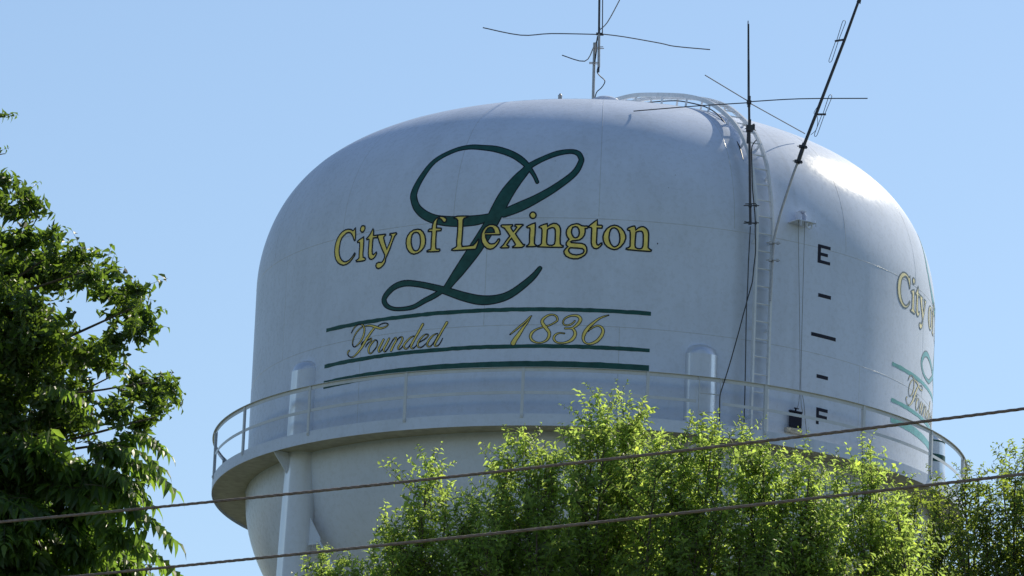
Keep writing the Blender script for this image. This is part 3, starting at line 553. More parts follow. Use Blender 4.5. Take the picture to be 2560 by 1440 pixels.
def contour_ribbon(P, hw):
    Q = [np.array((p[0]*KX, p[1])) for p in P]; n = len(Q); L = []; Rr = []
    for i in range(n):
        a, b, c = Q[i-1], Q[i], Q[(i+1) % n]; d1 = (b-a)/(np.linalg.norm(b-a)+1e-9); d2 = (c-b)/(np.linalg.norm(c-b)+1e-9)
        n1, n2 = np.array((-d1[1], d1[0])), np.array((-d2[1], d2[0])); mm = n1+n2; l = np.linalg.norm(mm)
        mm = mm/l if l > .2 else n1
        k = min(1.5, 1/max(.3, mm@n1)); L.append(b+mm*hw*k); Rr.append(b-mm*hw*k)
    out = []
    for i in range(n):
        j = (i+1) % n; out.append(([(p[0]/KX, p[1]) for p in (L[i], L[j], Rr[j], Rr[i])], 1))
    return out
def letter(pieces, mats, name='painted_letter', hw=.0165):
    if len(pieces) == 2:                     # an i: the dot is a piece of its own under its stem
        stem = letter(pieces[1:], mats, name, hw); d = letter(pieces[:1], mats, 'letter_dot', hw); d.parent = stem; return stem
    bs = []
    for pc in pieces:
        loops = [parse(s, 2) for s in pc]
        flat = [p for l in loops for p in l]
        tris = tessellate_polygon([[Vector((p[0]*KX, p[1], 0)) for p in l] for l in loops])
        bs.append(subdiv_map('f', [([flat[i] for i in t], 0) for t in tris], mats, None, .0062))
        for l in loops: bs.append(subdiv_map('o', contour_ribbon(l, hw), mats, None, .0080))
    return merge_build(bs, name, mats, tower)
def stroke_faces(P, shrink, mi, minw=0):
    """variable-width brush stroke, P rows (azimuth, z, width m); round caps"""
    Q = catmull([(p[0]*KX, p[1], p[2]) for p in P], 5); faces = []; Lp = []
    for i, q in enumerate(Q):
        a, b = Q[max(0, i-1)], Q[min(len(Q)-1, i+1)]; d = b[:2]-a[:2]; d = d/(np.linalg.norm(d)+1e-9); nn = np.array((-d[1], d[0]))
        w = max(minw, q[2]/2-shrink); Lp.append((q[:2]+nn*w, q[:2]-nn*w, q[:2], d, w))
    for i in range(len(Lp)-1):
        if Lp[i][4] <= .003 and Lp[i+1][4] <= .003: continue
        faces.append(([(p[0]/KX, p[1]) for p in (Lp[i][0], Lp[i+1][0], Lp[i+1][1], Lp[i][1])], mi))
    for (l, r, c, d, w), sg in ((Lp[0], -1), (Lp[-1], 1)):
        if w <= .003: continue
        nn = np.array((-d[1], d[0])); fan = [c+nn*w*math.cos(math.pi*k/6)+d*sg*w*math.sin(math.pi*k/6) for k in range(7)]
        faces.append(([(p[0]/KX, p[1]) for p in fan], mi))
    return faces
def brush(strokes, mats, name, border, base=.0036):
    bs = []
    for i, s in enumerate(strokes):
        P = parse(s, 3)
        bs.append(subdiv_map('d', stroke_faces(P, 0, 1), mats, None, base+.00022*i))
        bs.append(subdiv_map('c', stroke_faces(P, border, 0), mats, None, base+.0012+.00022*i))
    return merge_build(bs, name, mats, tower)
signs = []
signs.append(brush(MONOGRAM, [M_GREEN, M_DARK], 'painted_monogram', .024, .0034))
for ch, pcs in LETTERS: signs.append(letter(pcs, [M_GOLD, M_DARK]))
for ch, ss in FOUNDED: signs.append(brush(ss, [M_GOLD, M_DARK], 'painted_letter', .015, .0066))
for ch, ss in YEAR: signs.append(brush(ss, [M_GOLD, M_DARK], 'painted_numeral', .015, .0066))
for z0, z1 in ((33.345, 33.432), (32.542, 32.628), (32.085, 32.262)):
    a0, a1, n = -49.45, 8.95, 60
    F = []
    rn = random.Random(int(z0*10)); w = [(rn.uniform(-.006, .006), rn.uniform(-.006, .006)) for _ in range(n+1)]
    for i in range(n):
        x0, x1 = a0+(a1-a0)*i/n, a0+(a1-a0)*(i+1)/n
        F.append(([(x0, z0+w[i][0]), (x1, z0+w[i+1][0]), (x1, z1+w[i+1][1]), (x0, z1+w[i][1])], 0))
    signs.append(merge_build([subdiv_map('s', F, [M_GREEN], None, .0048)], 'sign_stripe', [M_GREEN], tower))
SUNLIT = {M_GREEN: M_GREEN2, M_DARK: M_DARK2, M_GOLD: M_GOLD2}  # each sign paint to its lit copy
def sun_side(o):                           # lighter copies of the sign paints, with sun and glare put into the colour
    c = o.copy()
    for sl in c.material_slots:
        m = sl.material; sl.link = 'OBJECT'; sl.material = SUNLIT[m]
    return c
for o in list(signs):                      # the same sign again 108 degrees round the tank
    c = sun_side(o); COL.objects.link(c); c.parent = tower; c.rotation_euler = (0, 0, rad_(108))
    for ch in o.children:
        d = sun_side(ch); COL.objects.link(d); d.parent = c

# ---- water level gauge: E ... F scale, cable bracket, target board
def rects(L, mats, name):
    return merge_build([subdiv_map('r', [([(a0, z0), (a1, z0), (a1, z1), (a0, z1)], 0) for a0, a1, z0, z1 in L], mats, None, .004)], name, mats, tower)
def bars(a0, a1, z0, z1, L):
    return [(a0+(a1-a0)*u0, a0+(a1-a0)*u1, z0+(z1-z0)*v0, z0+(z1-z0)*v1) for u0, u1, v0, v1 in L]
rects(bars(38.45, 41.2, 35.065, 35.475, [(0, .24, 0, 1), (.24, 1, 0, .17), (.24, .80, .41, .58), (.24, 1, .83, 1)]), [M_NAVY], 'gauge_letter')
rects(bars(39.1, 41.6, 31.52, 31.885, [(0, .24, 0, 1), (.24, .95, .38, .58), (.24, 1, .80, 1)]), [M_NAVY], 'gauge_letter')
for a0, a1, zc in ((38.8, 41.6, 34.355), (37.55, 42.95, 33.465), (38.95, 41.45, 32.57)):
    rects([(a0, a1, zc-.04, zc+.04)], [M_NAVY], 'gauge_mark')
ga = 34.15
def loc(a, r, z, t=0): q = rad_(a); return Vector((r*math.sin(q)+t*math.cos(q), -r*math.cos(q)+t*math.sin(q), z))
ex, ey = Vector((math.cos(rad_(ga)), math.sin(rad_(ga)), 0)), Vector((math.sin(rad_(ga)), -math.cos(rad_(ga)), 0))
MX = Matrix((ex, ey, Vector((0, 0, 1)))).transposed()
gb = MB(); zb_ = 35.80
gb.box(loc(ga, R+.17, zb_), .50, .36, .014, MX)
for tt in (-.045, .085):
    th = .012
    P = [loc(ga, R-.01, zb_+.007, tt), loc(ga, R+.2, zb_+.007, tt), loc(ga, R+.2, zb_+.16, tt), loc(ga, R+.10, zb_+.27, tt), loc(ga, R-.01, zb_+.27, tt)]
    gb.add([p-ex*th/2 for p in P]+[p+ex*th/2 for p in P], [(4,3,2,1,0), (5,6,7,8,9)]+[(i, (i+1) % 5, 5+(i+1) % 5, 5+i) for i in range(5)])
gb.box(loc(ga, R+.10, zb_+.26, .02), .15, .2, .02, MX)
gb.box(loc(ga, R+.34, zb_-.02, .235), .02, .02, .12, MX); gb.box(loc(ga, R+.34, zb_-.06, -.16), .014, .014, .12, MX)
gb = gb.build('gauge_bracket', M_WHITE, tower)
pl_ = MB(); c = loc(ga, R+.30, zb_-.07, .09); V = []; n = 28
for i in range(n):
    q = 2*math.pi*i/n; rd = ex*math.cos(q)+Vector((0, 0, 1))*math.sin(q)
    V += [c+rd*.085-ey*.012, c+rd*.085+ey*.012, c+rd*.055+ey*.012, c+rd*.055-ey*.012]
pl_.add(V, [(i*4+j, i*4+(j+1) % 4, ((i+1) % n)*4+(j+1) % 4, ((i+1) % n)*4+j) for i in range(n) for j in range(4)]).bar(c-ey*.12, c+ey*.04, .02, .02)
pl_.build('pulley', M_RAILP, gb)
for w in (GAUGE_WIRE1, GAUGE_WIRE2, GAUGE_WIRE3):
    MB().tube(catmull(w, 6), .0055, 6).build('gauge_wire', M_WIRE, tower)
bm_ = MB(); zc = 31.475
MB().box(loc(34.33, R+.10, zc+.0), .315, .03, .335, MX).box(loc(34.2, R+.12, zc+.175), .33, .06, .03, MX).bar(loc(34.3, R+.1, zc+.18), loc(34.3, R+.1, zc+.27), .035, .02).bar(loc(34.9, R+.1, zc+.255), loc(34.0, R+.1, zc+.255), .02, .02).build('gauge_board', M_NAVY, tower)
MB().box(loc(34.2, R+.055, zc-.235), .40, .10, .10, MX).build('gauge_tray', M_TRAY, tower)

# small chips and specks in the wall paint
rn = random.Random(3); F = []
for az, z, sz in ((12.4, 36.52, .035), (11.2, 36.2, .03), (-7.6, 36.72, .022), (-6.9, 36.35, .02), (9.6, 34.93, .045), (10.3, 36.05, .018), (14, 36.4, .015), (-24.5, 36.7, .02), (2.5, 36.6, .014), (-16, 34.2, .014), (20.5, 34.0, .02), (-38, 34.3, .018), (31, 33.4, .018), (45, 34.2, .015), (5, 33.0, .015), (-28, 33.05, .012)):
    k = [(az+.65*sz/KX*.5*math.cos(q)*rn.uniform(.4, 1.1), z+.65*sz*.5*math.sin(q)*rn.uniform(.4, 1.5)) for q in (0, 1.1, 2.2, 3.3, 4.4, 5.4)]; F.append((k, 0))
o = merge_build([subdiv_map('c', F, [M_NAVY], None, .003)], 'paint_chips', [M_NAVY], tower); o['kind'] = 'stuff'

# ---------------------------------------------------------------- antennas
def clampbars(L, r, root, mat=M_STEEL, nm='u_bolt'):
    for p in L: MB().tube(p, r, 6).build(nm, mat, root)
A = empty('apex_antenna', APEX_MAST[0], 'tall ground plane antenna on the grey pole at the crown of the tank', 'antenna')
b = ROOF_POLE[0]
MB().tube([(b[0], b[1], roof_z(b[0], b[1])-.05), ROOF_POLE[1]], .034, 12).build('support_pole', M_STEEL, A)
MB().tube(APEX_MAST[:2], .032, 12).build('mast', M_STEEL, A)
MB().tube([Vector(APEX_MAST[0])-Vector((0, 0, .12)), APEX_MAST[0]], .02, 10).build('connector', M_BLACKM, A)
MB().tube(APEX_MAST[1:], .026, 12).build('radiator', M_BLACKM, A)
MB().tube(APEX_ROD, .012, 8).build('matching_rod', M_BLACKM, A)
for p in APEX_RADIALS: MB().tube(catmull(p, 4), .0125, 6).build('radial', M_BLACKM, A)
h = Vector(APEX_MAST[1])
MB().box(h, .13, .06, .05).box(h+Vector((.06, 0, -.02)), .09, .03, .03).box(h+Vector((0, 0, .1)), .05, .05, .1).build('hub', M_BLACKM, A)
clampbars(APEX_CLAMPS, .011, A)
q = Vector(ROOF_POLE[1])
MB().tube([q+Vector((.02, -.05, -.5)), q+Vector((.05, -.05, -.2)), q+Vector((.045, -.05, .02)), h+Vector((-.03, 0, -.05))], .014, 6).build('jumper_cable', M_CABLE, A)
tag(MB().tube(catmull(APEX_CABLE, 6), .012, 6).build('coax_cable', M_CABLE), 'short looping grey cable hanging beside the pole at the crown of the tank', 'cable')

B = empty('side_antenna', SIDE_MAST[0], 'slim dark upright antenna with four long radials, clamped to the wall ladder', 'antenna')
MB().tube(SIDE_MAST[:3], [.030, .028, .026], 12).build('mast', M_BLACKM, B)
MB().tube(SIDE_MAST[2:4], .020, 10).build('radiator', M_BLACKM, B)
MB().tube(SIDE_MAST[3:], .016, 10).build('radiator', M_BLACKM, B)
MB().tube(SIDE_LOOP, .006, 6).build('matching_loop', M_BLACKM, B)
for p in SIDE_RADIALS: MB().tube(catmull(p, 4), .0115, 6).build('radial', M_BLACKM, B)
h = Vector(SIDE_MAST[2]); MB().box(h, .10, .10, .07).tube([h-Vector((0, 0, .1)), h+Vector((0, 0, .14))], .036, 12).build('hub', M_BLACKM, B)
c = (Vector(SIDE_BLOCK[0])+Vector(SIDE_BLOCK[1]))/2
MB().box(c, .15, .14, .12).box(c+Vector((.09, -.02, .03)), .05, .06, .11).box(c+Vector((0, 0, .13)), .06, .06, .14).tube([c+Vector((-.13, -.05, .06)), c+Vector((.14, -.05, -.05))], .008, 6).tube([c+Vector((-.11, -.05, -.03)), c+Vector((.10, -.05, .10))], .008, 6).tube([c+Vector((-.02, .02, -.32)), c+Vector((-.02, .02, 0))], .036, 12).build('mount_block', M_BLACKM, B)
clampbars(SIDE_CLAMPS, .011, B, M_BLACKM)
for p in (SIDE_CLAMPS[0], SIDE_CLAMPS[2]): MB().box(Vector(p[0]).lerp(Vector(p[1]), .42), .07, .08, .06).box(Vector(p[0]).lerp(Vector(p[1]), .8), .035, .07, .05).build('clamp', M_BLACKM, B)
tag(MB().tube(catmull(SIDE_CABLE, 6), .013, 6).build('coax_cable', M_CABLE), 'thin black cable running down the mast from the mount block past the ladder rungs', 'cable')

Cn = empty('dipole_antenna', DIPOLE_SLEEVE[0], 'leaning steel mast with folded dipole loops, rising from the ladder', 'antenna')
MB().tube(catmull(DIPOLE_PIPE, 5), .027, 12).build('bent_support_pipe', M_STEEL, Cn)
MB().tube(DIPOLE_SLEEVE, .047, 14).build('sleeve', M_BLACKM, Cn)
MB().tube(DIPOLE_MAST, [.036, .035, .032, .029, .028], 14).build('mast', M_BLACKM, Cn)
for p in DIPOLE_LOOPS: MB().tube(p, .0075, 6).build('dipole_loop', M_BLACKM, Cn)
for p in DIPOLE_ARMS: MB().bar(p[0], p[1], .036, .04).build('dipole_arm', M_BLACKM, Cn)
for p in (DIPOLE_FEED, DIPOLE_FEED2): MB().tube(catmull(p, 5), .006, 6).build('feed_cable', M_CABLE, Cn)
for p in DIPOLE_CLAMPS:
    a_, b_ = Vector(p[0]), Vector(p[1])
    MB().tube([a_, b_], .010, 6).box(a_.lerp(b_, .3), .06, .09, .055).box(a_.lerp(b_, .82), .055, .08, .05).build('clamp', M_BLACKM if p[0][2] > 36 else M_STEEL, Cn)
tp = Vector(DIPOLE_MAST[3]); dd = (Vector(DIPOLE_MAST[4])-tp).normalized()
MB().tube([tp-dd*.02, tp+dd*.16], .036, 12).build('top_clamp', M_BLACKM, Cn)
MB().tube([tp+Vector((.035, 0, -.05)), tp+Vector((.07, 0, .16))], .012, 6).build('top_clamp', M_BLACKM, Cn)

tag(MB().tube(catmull(BLACK_CABLE, 6), .0125, 8).build('coax_cable', M_CABLE), 'thick black cable slanting from the ladder down to the walkway rail', 'cable')
tag(MB().tube(catmull(GREY_CONDUIT, 6), .012, 8).build('conduit', M_BLACKM), 'thin dark upright line beside the left rail of the wall ladder', 'cable')
tag(MB().tube(catmull(ROOF_CABLE, 6), .014, 8).build('coax_cable', M_CABLE), 'dark cable arching over the shoulder of the tank beside the roof ladder', 'cable')
k_ = Vector(ROOF_CABLE[10]); 

# ---------------------------------------------------------------- power lines
def power_line(P0, P1, label, sag):
    P0, P1 = Vector(P0), Vector(P1); u = (P1-P0).normalized(); L = (P1-P0).length
    root = empty('power_line', P0-u*11, label, 'power line', 'power lines across the view')
    s = Vector((0, 0, 1)).cross(u).normalized(); w = Vector((0, 0, 1)); V = MB()
    for ph in range(3):
        pts = []; n = 1100
        for i in range(n+1):
            x = -11+(L+22)*i/n; f = (x-L/2)/(L/2)
            c = P0+u*x+w*(sag*(f*f-1)); q = x*2*math.pi/.15+ph*2*math.pi/3
            pts.append(c+(s*math.cos(q)+w*math.sin(q))*.0027)
        MB().tube(pts, .0042, 6).build('strand', M_POWER, root, smooth=True)
power_line(*LINES[0], 'upper brown twisted power line, crossing the walkway railing', .02)
power_line(*LINES[1], 'lower brown twisted power line, crossing the treetops and the tower leg', .012)
# ---------------------------------------------------------------- trees
LITE = False
def leaf_geo(L, W, fold, droop):
    """one leaf along +X: six points, folded on its midrib and drooping to the tip -> verts, tris"""
    if LITE: return [(0, 0, 0), (L*.45, W*.5, fold*W-droop*L*.1), (L, 0, -droop*L*.45), (L*.45, -W*.5, fold*W-droop*L*.1)], [(0, 2, 1), (0, 3, 2)]
    pts = [(0, 0, 0), (L*.38, W*.5, fold*W), (L*.40, 0, -droop*L*.06), (L*.38, -W*.5, fold*W), (L*.74, W*.30, fold*W*.6-droop*L*.22), (L*.76, 0, -droop*L*.25), (L*.74, -W*.30, fold*W*.6-droop*L*.22), (L, 0, -droop*L*.5)]
    return pts, [(0, 2, 1), (0, 3, 2), (1, 2, 5, 4), (2, 3, 6, 5), (4, 5, 7), (5, 6, 7)]
def basis(d, upv):
    x = Vector(d).normalized(); y = Vector(upv).cross(x)
    if y.length < 1e-4: y = Vector((0, 1, 0)).cross(x)
    y.normalize(); z = x.cross(y); return Matrix((x, y, z)).transposed()
def shoot_mesh(name, mat, rn, L=.36, n=16, ll=(.040, .080), wr=.46, curve=.25, bend=.6, el0=(-.15, .75)):
    """a leafy shoot growing along +Z with alternate leaves"""
    m = MB(); st = []
    bx, by = rn.uniform(-1, 1)*curve, rn.uniform(-1, 1)*curve
    for i in range(6):
        f = i/5; st.append(Vector((bx*L*f*f, by*L*f*f, L*f)))
    m.tube(st, [.0032*(1-.7*i/5) for i in range(6)], 4, cap=False, m=1)
    ph = rn.uniform(0, 6.28)
    for i in range(n):
        f = .10+.90*(i+.5)/n; p = st[0].lerp(st[-1], f); p = Vector((bx*L*f*f, by*L*f*f, L*f))
        a = ph+i*2.4+rn.uniform(-.5, .5); el = rn.uniform(*el0)+bend*(f-.5)
        d = Vector((math.cos(a)*math.cos(el), math.sin(a)*math.cos(el), math.sin(el)))
        l = rn.uniform(*ll)*(1-.35*max(0, f-.7)/.3)
        P, F = leaf_geo(l, l*wr*rn.uniform(.85, 1.2), rn.uniform(.1, .45), rn.uniform(.2, 1.3))
        M = basis(d, Vector((rn.gauss(0, .35), rn.gauss(0, .35), 1)))
        m.add([M @ Vector(q)+p for q in P], F, 0)
    me = bpy.data.meshes.new(name); me.from_pydata(m.v, [], m.f); me.materials.append(mat); me.materials.append(M_TWIG)
    me.polygons.foreach_set('material_index', m.m); me.update(); return me
def frond_mesh(name, mat, rn, L=.5, pairs=9, ll=.115, wr=.38):
    """a pinnate leaf along +X, arching; leaflets hang in pairs"""
    m = MB(); st = [Vector((L*f, 0, .10*L*math.sin(f*2.2)-.34*L*f*f)) for f in [i/8 for i in range(9)]]
    m.tube(st, [.0034*(1-.6*i/8) for i in range(9)], 4, cap=False, m=1)
    for i in range(pairs):
        f = .16+.80*i/(pairs-1); k = min(7, int(f*8)); p = st[k].lerp(st[k+1], f*8-k)
        for sg in (-1, 1):
            l = ll*(1-.45*abs(f-.45)**1.5)*rn.uniform(.85, 1.12)
            d = Vector((.38+rn.uniform(-.12, .15), sg*.85, -.35+rn.uniform(-.35, .15)))
            P, F = leaf_geo(l, l*wr*rn.uniform(.85, 1.15), rn.uniform(.05, .3), rn.uniform(.4, 1.4))
            M = basis(d, Vector((rn.gauss(0, .22), rn.gauss(0, .22), 1))); m.add([M @ Vector(q)+p for q in P], F, 0)
    P, F = leaf_geo(ll*.9, ll*.33, .15, .8); M = basis((1, 0, -.5), (0, 0, 1)); m.add([M @ Vector(q)+st[-1] for q in P], F, 0)
    me = bpy.data.meshes.new(name); me.from_pydata(m.v, [], m.f); me.materials.append(mat); me.materials.append(M_TWIG)
    me.polygons.foreach_set('material_index', m.m); me.update(); return me
def arrays(me):
    v = np.empty(len(me.vertices)*3); me.vertices.foreach_get('co', v); ls = np.empty(len(me.loops), int); me.loops.foreach_get('vertex_index', ls)
    ps = np.empty(len(me.polygons), int); me.polygons.foreach_get('loop_start', ps); pt = np.empty(len(me.polygons), int); me.polygons.foreach_get('loop_total', pt)
    mi = np.empty(len(me.polygons), int); me.polygons.foreach_get('material_index', mi)
    return v.reshape(-1, 3), ls, ps, pt, mi
def joined(name, items, mats, parent):
    """items: (mesh, 4x4) -> one mesh object, kind stuff"""
    cache = {}; Vs, Ls, Ps, Pt, Mi = [], [], [], [], []; nv = nl = 0
    for me, M in items:
        if me.name not in cache: cache[me.name] = arrays(me)
        v, ls, ps, pt, mi = cache[me.name]; A = np.array(M)
        Vs.append(v @ A[:3, :3].T + A[:3, 3]); Ls.append(ls+nv); Ps.append(ps+nl); Pt.append(pt); Mi.append(mi); nv += len(v); nl += len(ls)
    me = bpy.data.meshes.new(name); me.vertices.add(nv); me.loops.add(nl); P = np.concatenate(Ps); me.polygons.add(len(P))
    me.vertices.foreach_set('co', np.concatenate(Vs).ravel()); me.loops.foreach_set('vertex_index', np.concatenate(Ls))
    me.polygons.foreach_set('loop_start', P); me.polygons.foreach_set('loop_total', np.concatenate(Pt)); me.polygons.foreach_set('material_index', np.concatenate(Mi))
    for m in mats: me.materials.append(m)
    me.update(calc_edges=True); me.validate()
    return link(name, me, parent, 'stuff')
CAMP = Vector((0, -132.012, 1.6))
def grow(root, items, part, mats, limit=260):
    """the shoots nearest the camera become parts of their own, the rest one mass of foliage"""
    base = root.location
    def key(q):                       # visible ones first: high and towards the camera
        p = q[1].translation; return q[2]
    items = sorted(items, key=key)
    for me, M, k in items[:limit]:
        o = bpy.data.objects.new(part, me); COL.objects.link(o); o.parent = root; o.matrix_local = Matrix.Translation(-base) @ M
    if len(items) > limit: joined('foliage', [(a, b) for a, b, c in items[limit:]], mats, root)
def limb(root, pts, r0, r1, name='limb', n=7):
    P = catmull(pts, 4); MB().tube(P, [r0+(r1-r0)*i/(len(P)-1) for i in range(len(P))], n).build(name, M_BARK, root, smooth=True)

def px_at(x, y, Y):
    """world point seen at photo pixel x, y (2560 wide) on the vertical plane Y -- used once to lay out the crowns' heights"""
    d = fw + rt*((x-1280)/15188.35) - up*((y-720)/15188.35)
    return CAMP + d*((Y-CAMP.y)/d.y)
SH_R = random.Random(5)
SHOOTS = [shoot_mesh('leafy_shoot', M_LEAF, SH_R, L=SH_R.uniform(.26, .42), n=SH_R.randint(13, 19)) for _ in range(8)]
SHOOTS_D = [shoot_mesh('leafy_shoot', M_LEAFD, SH_R, L=SH_R.uniform(.24, .38), n=SH_R.randint(11, 16), ll=(.042, .064)) for _ in range(6)]
FRONDS = [frond_mesh('leaf_frond', M_AILAN, SH_R, L=SH_R.uniform(.40, .56), pairs=SH_R.randint(8, 10), ll=.15, wr=.40) for _ in range(6)]

SPRAYS = [shoot_mesh('leafy_shoot', M_FROND, SH_R, L=SH_R.uniform(.18, .28), n=SH_R.randint(11, 15), ll=(.075, .115), wr=.46, curve=.6, el0=(-1.0, .25)) for _ in range(6)]
LITE = True
SPRAYS_L = [shoot_mesh('leafy_shoot', M_FROND, SH_R, L=SH_R.uniform(.20, .30), n=SH_R.randint(14, 18), ll=(.08, .12), wr=.48, curve=.6, el0=(-1.0, .25)) for _ in range(6)]
FRONDS_L = [frond_mesh('leaf_frond', M_AILAN, SH_R, L=SH_R.uniform(.40, .56), pairs=SH_R.randint(8, 10), ll=.15, wr=.40) for _ in range(6)]
SHOOTS_L = [shoot_mesh('leafy_shoot', M_LEAF, SH_R, L=SH_R.uniform(.26, .42), n=SH_R.randint(16, 22)) for _ in range(8)]
LITE = False

def leader_tree(name, label, cat, Y, tips, fill, depth, meshes, lite, mats, seed, per=35, low=2.0, wide=.20, group=None):
    """a tree of upright leaders: TIPS are the photo pixels of the leaders' ends, FILL more leaders between them"""
    rn = random.Random(seed)
    T = [px_at(x, y, Y) for x, y in tips]; T.sort(key=lambda p: p.x); xs = [p.x for p in T]; zs = [p.z for p in T]
    x0, x1 = xs[0], xs[-1]; xc = (x0+x1)/2; zmin = px_at(1280, 1440, Y).z-low
    root = empty(name, (xc, Y, 0), label, cat, group)
    L = []
    for x, y in tips:
        ly = Y+rn.uniform(-.6, .4)*depth; p = px_at(x, y, ly); L.append((p.x, ly, p.z, 1.0))
    for _ in range(fill):
        x = rn.uniform(x0-.05, x1+.05)
        L.append((x, Y+rn.uniform(-1, 1)*depth, float(np.interp(x, xs, zs))-rn.uniform(.22, .85), rn.uniform(.8, 1.1)))
    items = []; wood = MB(); zf = zmin-.5; tr = Vector((xc, Y+.1, zf))
    limb(root, [(xc, Y+.1, -.2), (xc+.05, Y+.08, zf*.45), (xc, Y+.1, zf)], .12, .075, 'trunk', 10)
    for lx, ly, lz, wk in L:
        lean = Vector((rn.gauss(0, .12), rn.gauss(0, .12), 0)); H = lz-zmin
        base = Vector((lx*.72+xc*.28, ly*.8+Y*.2, zmin))+lean; top = Vector((lx, ly, lz))
        bow = Vector((rn.gauss(0, .08), rn.gauss(0, .08), 0))
        st = lambda f: base.lerp(top, f)+bow*math.sin(math.pi*f)
        limb(root, [tr, base, st(.33), st(.66), st(.93)], .026, .004)
        me = rn.choice(meshes); Ls = max(v.co.z for v in me.vertices); d = ((top-st(.85)).normalized()+Vector((rn.gauss(0, .12), rn.gauss(0, .12), 0))).normalized()
        items.append((me, Matrix.Translation(top-d*Ls) @ (d.to_track_quat('Z', 'Y') @ Euler((0, 0, rn.uniform(0, 6.28))).to_quaternion()).to_matrix().to_4x4(), -3))
        t = .10; ph = rn.uniform(0, 6.28)
        while t < H:
            if rn.random() < min(1, (H-t)/.9+.3):
                # a side branch, longer further down, forking into shoots
                Lb = min(wide*1.7, .03+.30*t)*rn.uniform(.45, 1.15)*wk; ph += 2.4+rn.uniform(-.6, .6); inc = rn.uniform(.45, 1.15)
                o = Vector((math.cos(ph)*math.cos(inc), math.sin(ph)*math.cos(inc), math.sin(inc))); b0 = st(max(0, 1-t/H))
                bend = Vector((rn.gauss(0, .1), rn.gauss(0, .1), rn.uniform(-.05, .18)))
                br = [b0, b0+o*Lb*.5+bend*Lb*.3, b0+o*Lb+bend*Lb]
                if Lb > .12: wood.tube(br, [.006, .0045, .003], 4, cap=False)
                ns = 2+int(Lb*12)
                for q_ in range(ns):
                    g = 1-(q_+rn.random()*.6)/(ns+.3); p = b0.lerp(br[1], g*2) if g < .5 else br[1].lerp(br[2], g*2-1)
                    d = (o*.6+Vector((rn.gauss(0, .5), rn.gauss(0, .5), .35+rn.gauss(0, .4)))).normalized()
                    s = rn.uniform(.5, 1.0)*(1 if t > .3 else .75); k = (p.y-Y)/max(.3, depth)+.45*t+rn.uniform(0, .3)
                    q = d.to_track_quat('Z', 'Y') @ Euler((0, 0, rn.uniform(0, 6.28))).to_quaternion()
                    items.append((rn.choice(lite if k > .35 else meshes), Matrix.Translation(p-d*.04) @ q.to_matrix().to_4x4() @ Matrix.Scale(s, 4), k))
            t += rn.uniform(.035, .085)*46/per
    w_ = wood.build('branches', M_BARK, root, kind='stuff', fix=False)
    grow(root, items, 'leafy_shoot', mats)
    return root
G = 'young trees in front of the tank'; LM = [M_LEAF, M_TWIG]
leader_tree('young_tree', 'lowest bright green treetop, just right of the tower leg', 'tree', -92.6,
    [(792, 1420), (803, 1368), (842, 1376), (872, 1380), (900, 1402)], 4, .2, SHOOTS, SHOOTS_L, LM, 11, group=G)
leader_tree('young_tree', 'bright green tree with a thin leader rising against the shaded tank bowl', 'tree', -92.2,
    [(918, 1392), (928, 1368), (952, 1290), (985, 1270), (1018, 1298), (1050, 1312), (1068, 1150), (1088, 1142), (1118, 1205), (1142, 1250), (1180, 1225), (1205, 1256), (1228, 1278)], 6, .3, SHOOTS, SHOOTS_L, LM, 12, wide=.145, group=G)
leader_tree('young_tree', 'bright green tree whose twin tips stop just under the fascia', 'tree', -91.8,
    [(1246, 1235), (1262, 1150), (1286, 1080), (1310, 1085), (1345, 1122), (1372, 1105), (1402, 1128)], 4, .3, SHOOTS, SHOOTS_L, LM, 13, wide=.16, group=G)
leader_tree('young_tree', 'tallest bright green tree, its tips overlapping the white fascia', 'tree', -91.4,
    [(1442, 1085), (1470, 1030), (1500, 984), (1520, 1012), (1558, 1004), (1590, 988), (1614, 1046), (1640, 1120)], 7, .34, SHOOTS, SHOOTS_L, LM, 17, group=G)
leader_tree('young_tree', 'broad bright green tree below the wall ladder and the gauge board', 'tree', -91.9,
    [(1652, 1076), (1676, 1105), (1704, 1070), (1744, 1036), (1785, 1056), (1812, 1092), (1850, 1066), (1880, 1080), (1905, 1104), (1940, 1126), (1985, 1124), (2010, 1172), (2030, 1108), (2046, 1168)], 11, .36, SHOOTS, SHOOTS_L, LM, 14, group=G)
leader_tree('young_tree', 'bright green rounded tree below the curving right end of the fascia', 'tree', -91.3,
    [(2086, 1200), (2104, 1152), (2132, 1140), (2172, 1110), (2200, 1174), (2230, 1206), (2258, 1252), (2285, 1330)], 6, .32, SHOOTS, SHOOTS_L, LM, 15, group=G)
leader_tree('dark_tree', 'darker sparse tree at the far right with sky showing through', 'tree', -89.4,
    [(2262, 1255), (2290, 1215), (2342, 1186), (2362, 1215), (2406, 1150), (2440, 1162), (2462, 1195), (2500, 1124), (2540, 1100), (2565, 1135), (2625, 1085), (2700, 1060), (2780, 1110), (2850, 1180)], 11, .6, SHOOTS_D, SHOOTS_D, [M_LEAFD, M_TWIG], 16, per=46, wide=.3)

